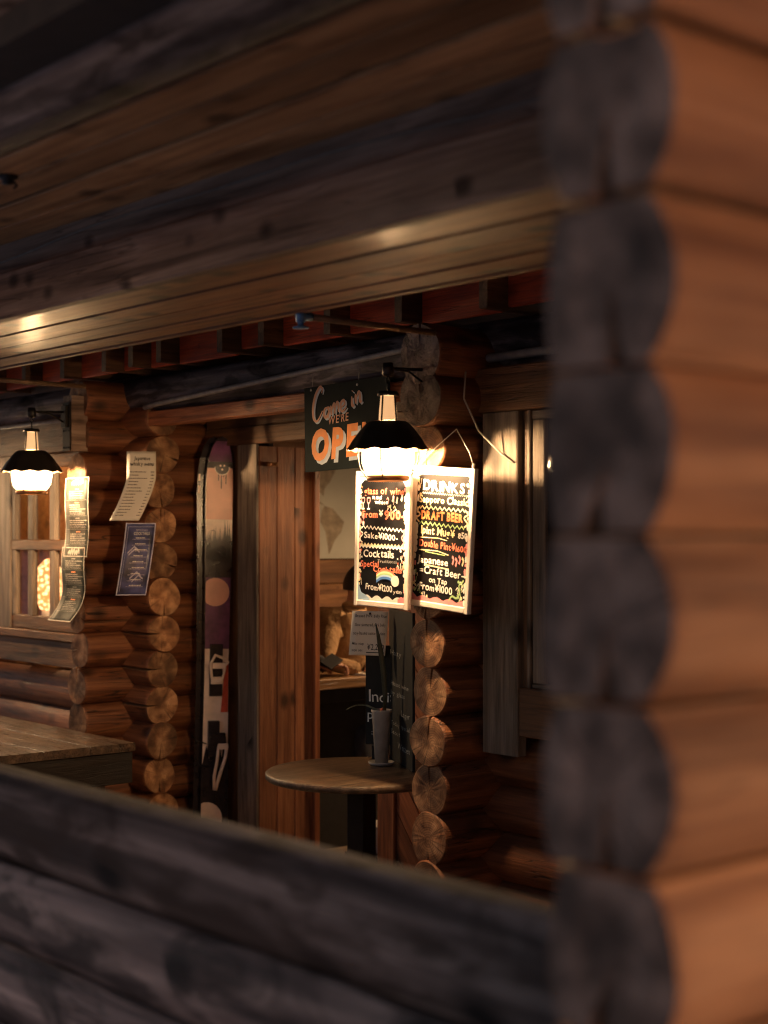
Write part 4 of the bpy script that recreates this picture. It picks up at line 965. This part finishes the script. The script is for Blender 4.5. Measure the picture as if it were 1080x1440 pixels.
disc(m, .012, 2.46, .048, 3, .0030); disc(m, .012, 2.46, .042, 0, .0040)
for x, h in ((-.012, .06), (.006, .11), (.02, .04), (.034, .08)): m.add([(x, -.0032, 2.44 - h), (x + .007, -.0032, 2.44 - h), (x + .007, -.0045, 2.44), (x, -.0045, 2.44)], [(0, 1, 2, 3)], 0)
for x, z in ((-.012, .012), (.012, .012), (0, -.012)): disc(m, .012 + x, 2.46 + z, .007, 3, .0060, 8)
m.add([(-.055, -.0036, 2.065), (-.035, -.0036, 2.075), (-.02, -.0036, 2.060), (-.034, -.0036, 2.068)], [(0, 1, 2, 3)], 0)
m.build('top_sheet_print', [M['skidark'], M['peach'], M['purple'], M['white'], M['skired']], sk)
def binding_toe(z):
    q = MB(); q.box(-.045, .035, -.022, -.003, z - .15, z + .17); q.build('binding_plate', M['skidark'], sk, bevel=.004)
    q = MB(); q.box(-.035, .045, -.060, -.022, z + .02, z + .055); q.box(-.040, .030, -.050, -.022, z - .075, z - .03)
    q.tube([(-.036, -.045, z - .04), (-.048, -.060, z + .05), (-.02, -.070, z + .105), (.03, -.066, z + .085), (.062, -.055, z + .06), (.035, -.05, z + .03)], .010, 8)
    q.tube([(-.03, -.045, z - .06), (.028, -.045, z - .06)], .010, 8); q.tube([(.03, -.04, z - .05), (.045, -.055, z + .03)], .008, 8)
    q.build('toe_piece', M['binding'], sk, bevel=.003)
def binding_heel(z):
    q = MB(); q.box(-.05, .02, -.045, -.003, z - .10, z + .12); q.box(-.045, .05, -.075, -.045, z - .02, z + .05); q.build('binding_plate', M['skidark'], sk, bevel=.005)
    q = MB(); q.box(.005, .065, -.085, -.06, z - .05, z - .015); q.tube([(.06, -.07, z - .03), (.05, -.08, z - .10), (.02, -.075, z - .20), (-.005, -.06, z - .30)], .011, 8)
    q.tube([(.01, -.07, z - .03), (.0, -.075, z - .12), (-.015, -.065, z - .22), (-.01, -.05, z - .30)], .010, 8); q.build('heel_piece', M['binding'], sk)
    for P_ in ([(-.06, -.03, z - .02), (-.12, -.05, z + .0), (-.15, -.02, z + .03)], [(-.05, -.03, z - .16), (-.10, -.05, z - .15), (-.13, -.03, z - .10)]):
        q = MB(); q.tube(P_, .004, 6); q.build('leash', M['iron'], sk)
binding_toe(1.20); binding_heel(.78)
s2 = thing('ski', 'darker second ski standing behind the printed ski', 'ski', (5.175, 7.72, FLOOR), R(-24))
s2.rotation_euler = (R(-1.5), R(1.1), R(-24))
m = MB(); ski_body(m, WK, LK, 0, .016, 0, -.022); m.build('ski_body', M['skidark'], s2)
for z in (2.38, 2.30): m = MB(); m.box(-.022 - .083, -.022 - .070, -.0015, -.0005, z, z + .05); m.build('edge_print', M['white'], s2)

# ================================================================ TABLES
bt_ = thing('bistro_table', 'round dark table on a square pedestal in front of the doorway', 'table', (4.585, 5.535, FLOOR))
m = MB(); h = .575 - FLOOR; m.lathe([(0, h), (.455, h), (.462, h - .006), (.462, h - .028), (.452, h - .036), (0, h - .036)], 64); m.build('table_top', M['tabletop'], bt_)
m = MB(); m.box(-.05, .05, -.05, .05, .03, h - .04); m.build('pedestal', M['iron'], bt_, rot=(0, 0, R(12)), bevel=.004)
m = MB(); m.lathe([(0, .035), (.10, .035), (.25, .012), (.26, 0), (0, 0)], 32); m.build('base', M['iron'], bt_)
lt = thing('timber_table', 'heavy slab topped wooden table at the lower left', 'table', (3.65, 7.9, FLOOR))
h = .600 - FLOOR
for k in range(4): board(lt, 'top_plank', 3.10 + .27 * k, 3.368 + .27 * k, 6.94, 8.95, .555, .600, M['tabletop2'], 1, .004)
board(lt, 'apron', 3.14, 4.165, 6.95, 7.03, .385, .553, M['apronshade'], 0); board(lt, 'apron', 4.10, 4.165, 7.032, 8.9, .385, .553, M['apronshade'], 1)
for (a, b) in ((3.2, 7.08), (4.0, 7.08), (3.2, 8.7), (4.0, 8.7)): board(lt, 'leg', a - .05, a + .05, b - .05, b + .05, FLOOR, .553, M['tabletop'], 2)

# plant pot on the bistro table
pp = thing('potted_plant', 'slim pale pot with one tall blade leaf on the bistro table', 'plant', (4.78, 5.615, .5755))
m = MB(); m.lathe([(0, .012), (.033, .012), (.048, .255), (.052, .262), (.052, .272), (.045, .272), (.044, .245), (0, .242)], 32); m.build('pot', M['clay'], pp)
m = MB(); m.lathe([(0, .250), (.043, .252)], 20); m.lathe([(0, .252), (.012, .262), (.010, .275), (0, .28)], 8, (.015, .01, 0)); m.build('soil', M['terracotta'], pp)
m = MB(); m.lathe([(0, 0), (.055, 0), (.068, .014), (.062, .016), (.05, .008), (0, .008)], 28); m.build('saucer', M['clay'], pp)
def leaf(cps, w0, mat):
    q = MB(); n = len(cps); vs = []
    side = Vector((.72, -.69, 0))
    for i, p in enumerate(cps):
        k = math.sin(math.pi * (.12 + .88 * (i / (n - 1)))) * w0 + .001; p = Vector(p)
        vs += [p - side * k, p + Vector((.004, .004, -.004)), p + side * k]
    q.add(vs, [(3 * i + a, 3 * i + a + 1, 3 * i + a + 4, 3 * i + a + 3) for i in range(n - 1) for a in (0, 1)], 0, True)
    o = q.build('leaf', M[mat], pp); s_ = o.modifiers.new('t', 'SOLIDIFY'); s_.thickness = .002
leaf([(.012, -.01, .25), (.012, -.012, .35), (.004, -.01, .46), (-.008, 0, .57), (-.018, .005, .64), (-.03, .01, .70)], .012, 'leaf')
leaf([(.0, .0, .25), (-.02, .03, .275), (-.045, .065, .292), (-.075, .10, .292), (-.095, .125, .28), (-.11, .14, .268)], .008, 'leafpale')

# folding chalkboards on the table
def slate(label, p0, p1, z0, z1, lean, texts, feet=0):
    dx, dy = p1[0] - p0[0], p1[1] - p0[1]; L = math.hypot(dx, dy)
    t = thing('chalkboard', label, 'chalkboard', (p0[0], p0[1], z0), math.atan2(dy, dx), group='slate chalkboards on the bistro table')
    m = MB(); m.box(0, L, 0, .014, feet, z1 - z0); m.build('slate', M['slate'], t, rot=(lean, 0, 0), bevel=.002)
    if feet:
        for u in (.04, L - .06):
            m = MB(); m.box(0, .02, -.02, .05, 0, feet - .001); m.build('foot', M['iron'], t, (u, 0, 0))
    m = MB(); f = lambda u, v: (u * L, -.0016, v * (z1 - z0))
    for (s, u0, u1, v, h, mi) in texts: write(m, s, u0, u1, v, h, f, mi, .05, .002)
    m.build('chalk_lettering', [M['chalk'], M['dimchalk']], t, rot=(lean, 0, 0))
    return t
slate('slate panel chalked India pale ale behind the plant pot', (4.86, 5.835), (4.99, 5.63), .5755, 1.15, 0,
      [('India', .08, .68, .50, .10, 0), ('pale', .05, .50, .35, .085, 0), ('ale', .12, .45, .21, .06, 1)], .07)
slate('tall slate panel with faint handwriting beside the log ends', (4.945, 5.75), (4.735, 5.335), .5755, 1.335, R(0),
      [('Hazy', .08, .55, .70, .035, 1), ('House wine', .1, .85, .50, .030, 1), ('by glass', .1, .7, .44, .028, 1), ('Lager', .55, .9, .32, .035, 1), ('Today special', .1, .9, .24, .028, 1), ('Stout', .1, .5, .18, .028, 1), ('Weizen', .4, .9, .10, .04, 1)])
pn = sheet('paper_notice', 'handwritten white note with yen price hung below the chalk menu', (4.80, 5.865, 1.325), R(-60), .195, .225,
           lambda v: (-.02 * v, .004, 0), 'paper', lambda m, f: (
    write(m, 'Braised Pork Belly Rice', .10, .96, .86, .07, lambda u, v: f(u, 1 - v), 1, .05, .012), write(m, 'Slow simmered pork belly', .10, .95, .66, .07, lambda u, v: f(u, 1 - v), 1, .05, .012),
    write(m, 'soy-based sauce & rice', .08, .95, .47, .07, lambda u, v: f(u, 1 - v), 1, .05, .012), write(m, 'Miso soup', .07, .38, .24, .06, lambda u, v: f(u, 1 - v), 1, .05, .012),
    write(m, 'side set', .07, .36, .09, .06, lambda u, v: f(u, 1 - v), 1, .05, .012),
    write(m, '¥2,200', .48, .95, .13, .13, lambda u, v: f(u, 1 - v), 1, .04, .012), ribbon(m, [(.46, .93), (.97, .93)], .02, f, 1)))
pn['category'] = 'notice'

# ================================================================ INTERIOR OBJECTS
mp_ = thing('world_map', 'faded world map poster on the plank wall inside', 'map', (6.72, 8.893, 1.535))
m = MB(); m.box(0, 1.6, -.003, 0, 0, .80); m.build('sheet', M['map'], mp_)
f = lambda u, v: (u, -.0042, v)
m = MB()
na = [(.02, .78), (.10, .79), (.30, .77), (.42, .72), (.38, .66), (.33, .58), (.28, .53), (.27, .47), (.24, .50), (.19, .47), (.22, .42), (.28, .40), (.24, .43), (.15, .50), (.10, .58), (.05, .66)]
sa_ = [(.28, .40), (.36, .38), (.47, .28), (.44, .20), (.38, .14), (.34, .06), (.32, .03), (.31, .10), (.29, .20), (.24, .28), (.25, .36)]
af = [(.80, .50), (.95, .52), (1.05, .45), (1.10, .36), (1.02, .28), (.98, .12), (.92, .10), (.90, .24), (.86, .34), (.77, .36), (.74, .44)]
eu = [(.78, .56), (.85, .68), (1.0, .76), (1.3, .77), (1.55, .72), (1.48, .58), (1.35, .50), (1.28, .42), (1.2, .50), (1.08, .46), (1.0, .54), (.9, .53)]
au = [(1.38, .18), (1.48, .24), (1.56, .20), (1.55, .12), (1.42, .12)]
for P in (na, sa_, af, eu, au): m.poly([f(*p) for p in P], 0)
write(m, 'MAP OF', .0, .10, .155, .012, f, 1, 0, .0); write(m, 'THE WORLD', .0, .19, .125, .022, f, 1, 0, .01)
for k in range(3): m.add([f(.0, .10 - .015 * k), f(.12, .10 - .015 * k), f(.12, .104 - .015 * k), f(0, .104 - .015 * k)], [(0, 1, 2, 3)], 1)
m.build('printed_map', [M['mapland'], M['ink']], mp_)

ct = thing('bar_counter', 'wooden counter inside where two people rest their arms', 'counter', (6.4, 7.6, FLOOR))
board(ct, 'counter_top', 5.73, 7.8, 7.39, 7.86, .735, .80, M['counter'], 0)
m = MB(); m.box(5.8, 7.7, 7.62, 7.66, FLOOR, .733); m.build('counter_front', M['dark'], ct, wl(ct, (0, 0, 0)))
board(ct, 'counter_brace', 5.8, 7.7, 7.45, 7.61, .64, .733, M['dark'], 0)
bx = thing('cardboard_box', 'patterned carton on the floor under the counter', 'box', (5.95, 6.95, FLOOR), R(10))
m = MB(); m.box(-.15, .15, -.1, .1, .12, .28); m.build('carton', M['clay'], bx, bevel=.004)
m = MB(); ribbon(m, zig(-.14, .14, .2, .04, 6), .02, lambda u, v: (u, -.1015, v), 0); m.build('zigzag_print', M['redink'], bx)
m = MB(); m.box(-.22, .22, -.14, .14, 0, .118); m.build('crate_base', M['trousers'], bx)
m = MB(); m.box(0, .12, -.06, .06, 0, .012); tag(m.build('coaster', M['paper'], None, (6.18, 7.47, .80), (0, 0, R(20)), .002), 'pale card lying on the counter beside the forearm', 'card')

# people --------------------------------------------------------------
def P3(px, py, d):
    t = (px - 540) / 2100; return Vector(((.649 + .76 * t) * d, (.76 - .649 * t) * d, 1.7 - (py - 755) / 2100 * d))
def skin_mesh(name, nodes, edges, mat, parent, sub=2, smooth=True):
    """nodes: {key: (Vector, radius)}; first key is the root"""
    keys = list(nodes); me = bpy.data.meshes.new(name)
    me.from_pydata([tuple(nodes[k][0] - parent.location) for k in keys], [(keys.index(a), keys.index(b)) for a, b in edges], [])
    me.materials.append(mat); o = bpy.data.objects.new(name, me); COL.objects.link(o); o.parent = parent
    sm = o.modifiers.new('skin', 'SKIN'); sm.use_smooth_shade = True
    sv = me.skin_vertices[0].data
    for i, k in enumerate(keys):
        rr = nodes[k][1]; sv[i].radius = (rr, rr) if not isinstance(rr, tuple) else rr; sv[i].use_root = (i == 0)
    ss = o.modifiers.new('sub', 'SUBSURF'); ss.levels = sub; ss.render_levels = sub
    return o
def head(parent, c, fdir, r, tilt=.2):
    """head with a face, looking along fdir"""
    fd = Vector((fdir[0], fdir[1], -tilt)).normalized(); sd = Vector((0, 0, 1)).cross(fd).normalized(); up = fd.cross(sd)
    bm = bmesh.new(); bmesh.ops.create_uvsphere(bm, u_segments=32, v_segments=24, radius=1)
    loc = c - parent.location
    for v in bm.verts:
        x, y, z = v.co                    # x forward, y side, z up
        X, Y, Z = x * r * .98, y * r * .78, z * r * 1.18
        if z < -.1: X += r * .10 * (-z) if x > 0 else 0; Y *= 1 - .32 * (-z - .1)
        if z < -.2 and x < 0: X *= 1 - .3 * (-z)
        nose = math.exp(-((z + .12) / .20) ** 2 - (y / .13) ** 2) * (x > .5); X += r * .26 * nose * (1 if z > -.32 else .3)
        brow = math.exp(-((z - .20) / .07) ** 2 - (y / .5) ** 2) * (x > .4); X += r * .05 * brow
        for s_ in (-1, 1):
            eye = math.exp(-((z - .08) / .09) ** 2 - ((y - s_ * .34) / .14) ** 2) * (x > .3); X -= r * .09 * eye
            ear = math.exp(-((z + .02) / .20) ** 2 - ((x + .10) / .10) ** 2) * (y * s_ > .7); Y += s_ * r * .16 * ear
        mouth = math.exp(-((z + .50) / .05) ** 2 - (y / .28) ** 2) * (x > .3); X += r * .04 * mouth
        v.co = loc + fd * X + sd * Y + up * Z
    me = bpy.data.meshes.new('head'); bm.to_mesh(me); bm.free(); me.materials.append(M['skin'])
    for p in me.polygons: p.use_smooth = True
    o = bpy.data.objects.new('head', me); COL.objects.link(o); o.parent = parent
    # hair cap
    bm = bmesh.new(); bmesh.ops.create_uvsphere(bm, u_segments=32, v_segments=20, radius=1)
    bmesh.ops.delete(bm, geom=[v for v in bm.verts if v.co.z < -.35 + .75 * max(0, v.co.x + .1)], context='VERTS')
    rr = random.Random(3)
    for v in bm.verts:
        x, y, z = v.co; k = 1.07 + rr.uniform(-.012, .02); v.co = loc + fd * (x * r * .98 * k - .01) + sd * (y * r * .80 * k) + up * (z * r * 1.20 * k)
    me = bpy.data.meshes.new('hair'); bm.to_mesh(me); bm.free(); me.materials.append(M['hair'])
    for p in me.polygons: p.use_smooth = True
    o = bpy.data.objects.new('hair', me); COL.objects.link(o); o.parent = parent
    for s_ in (-1, 1):
        m = MB(); m.lathe([(0, .012), (.010, .008), (.012, 0), (0, -.001)], 10, tuple(loc + fd * r * .86 + sd * s_ * r * .27 + up * r * .09)); m.build('eye', M['phone'], parent)
def hand(parent, wrist, direction, up, k=1.25, curl=.5, side=1):
    """palm and five fingers as one skinned mesh; k scales real metres to units"""
    d = direction.normalized(); up = (up - d * up.dot(d)).normalized(); s_ = d.cross(up) * side
    N = {'w': (wrist, .026 * k)}; E = []
    N['p'] = (wrist + d * .045 * k, (.034 * k, .016 * k)); E.append(('w', 'p'))
    o1 = skin_mesh('hand', N | {'q': (wrist + d * .085 * k, (.036 * k, .014 * k))}, E + [('p', 'q')], M['skin'], parent)
    for i, (off, L) in enumerate([(-.030, .068), (-.010, .080), (.010, .076), (.029, .060)]):
        b = wrist + d * .075 * k + s_ * off * k; a = curl * (.5 + .12 * i); p = [b]; dirv = d
        for j, f in enumerate((.45, .3, .25)):
            ang = a * (j + .6); dirv = d * math.cos(ang) - up * math.sin(ang); p.append(p[-1] + dirv * L * f * k)
        skin_mesh('finger', {n_: (q, .0085 * k * (1 - .12 * n_)) for n_, q in enumerate(p)}, [(0, 1), (1, 2), (2, 3)], M['skin'], parent, 1)
    b = wrist + d * .03 * k - s_ * .026 * k
    p = [b, b + (d * .6 - s_ * .8) * .03 * k, b + (d * .85 - s_ * .75 - up * .2) * .055 * k, b + (d * 1.1 - s_ * .6 - up * .5) * .072 * k]
    skin_mesh('thumb', {n_: (q, .0105 * k * (1 - .1 * n_)) for n_, q in enumerate(p)}, [(0, 1), (1, 2), (2, 3)], M['skin'], parent, 1)

def person(label, J, cloth, headc, fdir, hr=.118):
    base = Vector((J['pel'].x, J['pel'].y, FLOOR)); t = thing('person', label, 'person', tuple(base))
    N = {'pel': (J['pel'], .17), 'bel': (J['bel'], .165), 'che': (J['che'], .19), 'nk0': (J['neck'] - Vector((0, 0, .055)), .105), 'neck': (J['neck'], .072)}
    E = [('pel', 'bel'), ('bel', 'che'), ('che', 'nk0'), ('nk0', 'neck')]
    for s_ in 'ab':
        N['sh' + s_] = (J['sh' + s_], .088); N['ua' + s_] = (J['sh' + s_].lerp(J['el' + s_], .5), .074); N['el' + s_] = (J['el' + s_], .062); N['fa' + s_] = (J['el' + s_].lerp(J['wr' + s_], .5), .058); N['wr' + s_] = (J['wr' + s_], .044)
        E += [('che', 'sh' + s_), ('sh' + s_, 'ua' + s_), ('ua' + s_, 'el' + s_), ('el' + s_, 'fa' + s_), ('fa' + s_, 'wr' + s_)]
    skin_mesh('jacket', N, E, M[cloth], t)
    B = {'pel': (J['pel'] + Vector((0, 0, -.03)), .165)}; E = []
    for s_ in 'ab':
        B['hp' + s_] = (J['pel'].lerp(J['kn' + s_], .2) + Vector((0, 0, -.02)), .12); B['kn' + s_] = (J['kn' + s_], .085); B['sn' + s_] = (J['kn' + s_].lerp(J['an' + s_], .5), .07); B['an' + s_] = (J['an' + s_], .052)
        E += [('pel', 'hp' + s_), ('hp' + s_, 'kn' + s_), ('kn' + s_, 'sn' + s_), ('sn' + s_, 'an' + s_)]
        ft = J['an' + s_] + Vector((fdir[0], fdir[1], 0)) * .2 + Vector((0, 0, -.04)); B['ft' + s_] = (ft, .05); E.append(('an' + s_, 'ft' + s_))
    skin_mesh('trousers', B, E, M['trousers'], t)
    skin_mesh('neck', {'a': (J['neck'] - Vector((0, 0, .05)), .062), 'b': (J['neck'], .06), 'c': (headc - Vector((fdir[0], fdir[1], 0)) * .02, .062)}, [('a', 'b'), ('b', 'c')], M['skin'], t)
    head(t, headc, fdir, hr)
    return t
fA = Vector((.93, -.36)).normalized()
JA = dict(pel=P3(474, 1018, 10.25), bel=P3(477, 960, 10.2), che=P3(484, 886, 10.1), neck=P3(498, 848, 10.02),
          sha=P3(466, 871, 9.92), ela=P3(458, 932, 9.72), wra=P3(508, 941, 9.75),
          shb=P3(515, 880, 10.22), elb=P3(535, 930, 10.1), wrb=P3(528, 944, 9.85),
          kna=P3(512, 1030, 9.9), knb=P3(530, 1024, 10.2), ana=P3(508, 1170, 9.95), anb=P3(532, 1162, 10.2))
pa = person('person in a tan jacket seated at the counter, face hidden by the chalk menu', JA, 'jacket', P3(510, 824, 9.98), fA)
hand(pa, JA['wra'] + Vector((.02, -.01, 0)), Vector((.8, -.35, -.05)), Vector((0, 0, 1)), curl=.7)
hand(pa, JA['wrb'], Vector((.5, -.8, -.05)), Vector((0, 0, 1)), curl=.7, side=-1)
# jacket collar
c0 = JA['neck'] - pa.location; m = MB(); ring = []
for k in range(14):
    a = 2 * math.pi * k / 14; ring.append(c0 + Vector((math.cos(a) * .068, math.sin(a) * .068, -.03 - .03 * math.cos(a - .5))))
m.tube(ring + [ring[0]], .018, 8, cap=False); m.build('collar', M['jacket'], pa)
fB = Vector((.75, -.66)).normalized()
JB = dict(pel=P3(372, 1010, 10.35), bel=P3(374, 950, 10.3), che=P3(382, 890, 10.2), neck=P3(392, 850, 10.1),
          sha=P3(362, 880, 10.05), ela=P3(378, 935, 9.85), wra=P3(430, 938, 9.62),
          shb=P3(408, 878, 10.1), elb=P3(425, 920, 9.85), wrb=P3(458, 936, 9.62),
          kna=P3(395, 1030, 10.0), knb=P3(410, 1025, 10.1), ana=P3(392, 1170, 10.05), anb=P3(412, 1162, 10.1))
pb = person('person in a charcoal knit sleeve holding a black phone on the counter', JB, 'knit', P3(404, 815, 10.02), fB)
hand(pb, JB['wrb'] + Vector((.012, -.01, .005)), Vector((.85, -.35, -.05)), Vector((.1, .1, 1)), curl=1.3)
hand(pb, JB['wra'], Vector((.8, -.4, 0)), Vector((0, 0, 1)), curl=.6)
ph = thing('phone', 'black smartphone held in a hand at the counter edge', 'phone', tuple(P3(466, 930, 9.57)), R(28))
m = MB(); m.box(-.10, .10, -.045, .045, -.006, .006); m.build('phone_case', M['phone'], ph, rot=(R(30), R(-12), 0), bevel=.004)
for i, (p, y) in enumerate((((6.35, 8.0), 0), ((5.93, 8.25), 0))):
    st = thing('stool', ('stool under the person in the tan jacket' if i == 0 else 'stool under the person with the phone'), 'stool', (p[0], p[1], FLOOR), group='stools at the counter')
    q = MB(); q.lathe([(0, .60), (.19, .60), (.20, .585), (.19, .55), (0, .55)], 28); q.build('seat', M['counter'], st)
    for k in range(4):
        a = math.pi / 4 + math.pi / 2 * k; q = MB(); q.tube([(.12 * math.cos(a), .12 * math.sin(a), .56), (.18 * math.cos(a), .18 * math.sin(a), 0)], .016, 8); q.build('leg', M['iron'], st)

# ---------------------------------------------------------------- to metres
bpy.context.view_layer.update()
for o in list(COL.objects):
    if o.parent is None and o is not cam:
        l = Vector(o.location); o.location = to_m(*l); o.scale = (S, S, S)
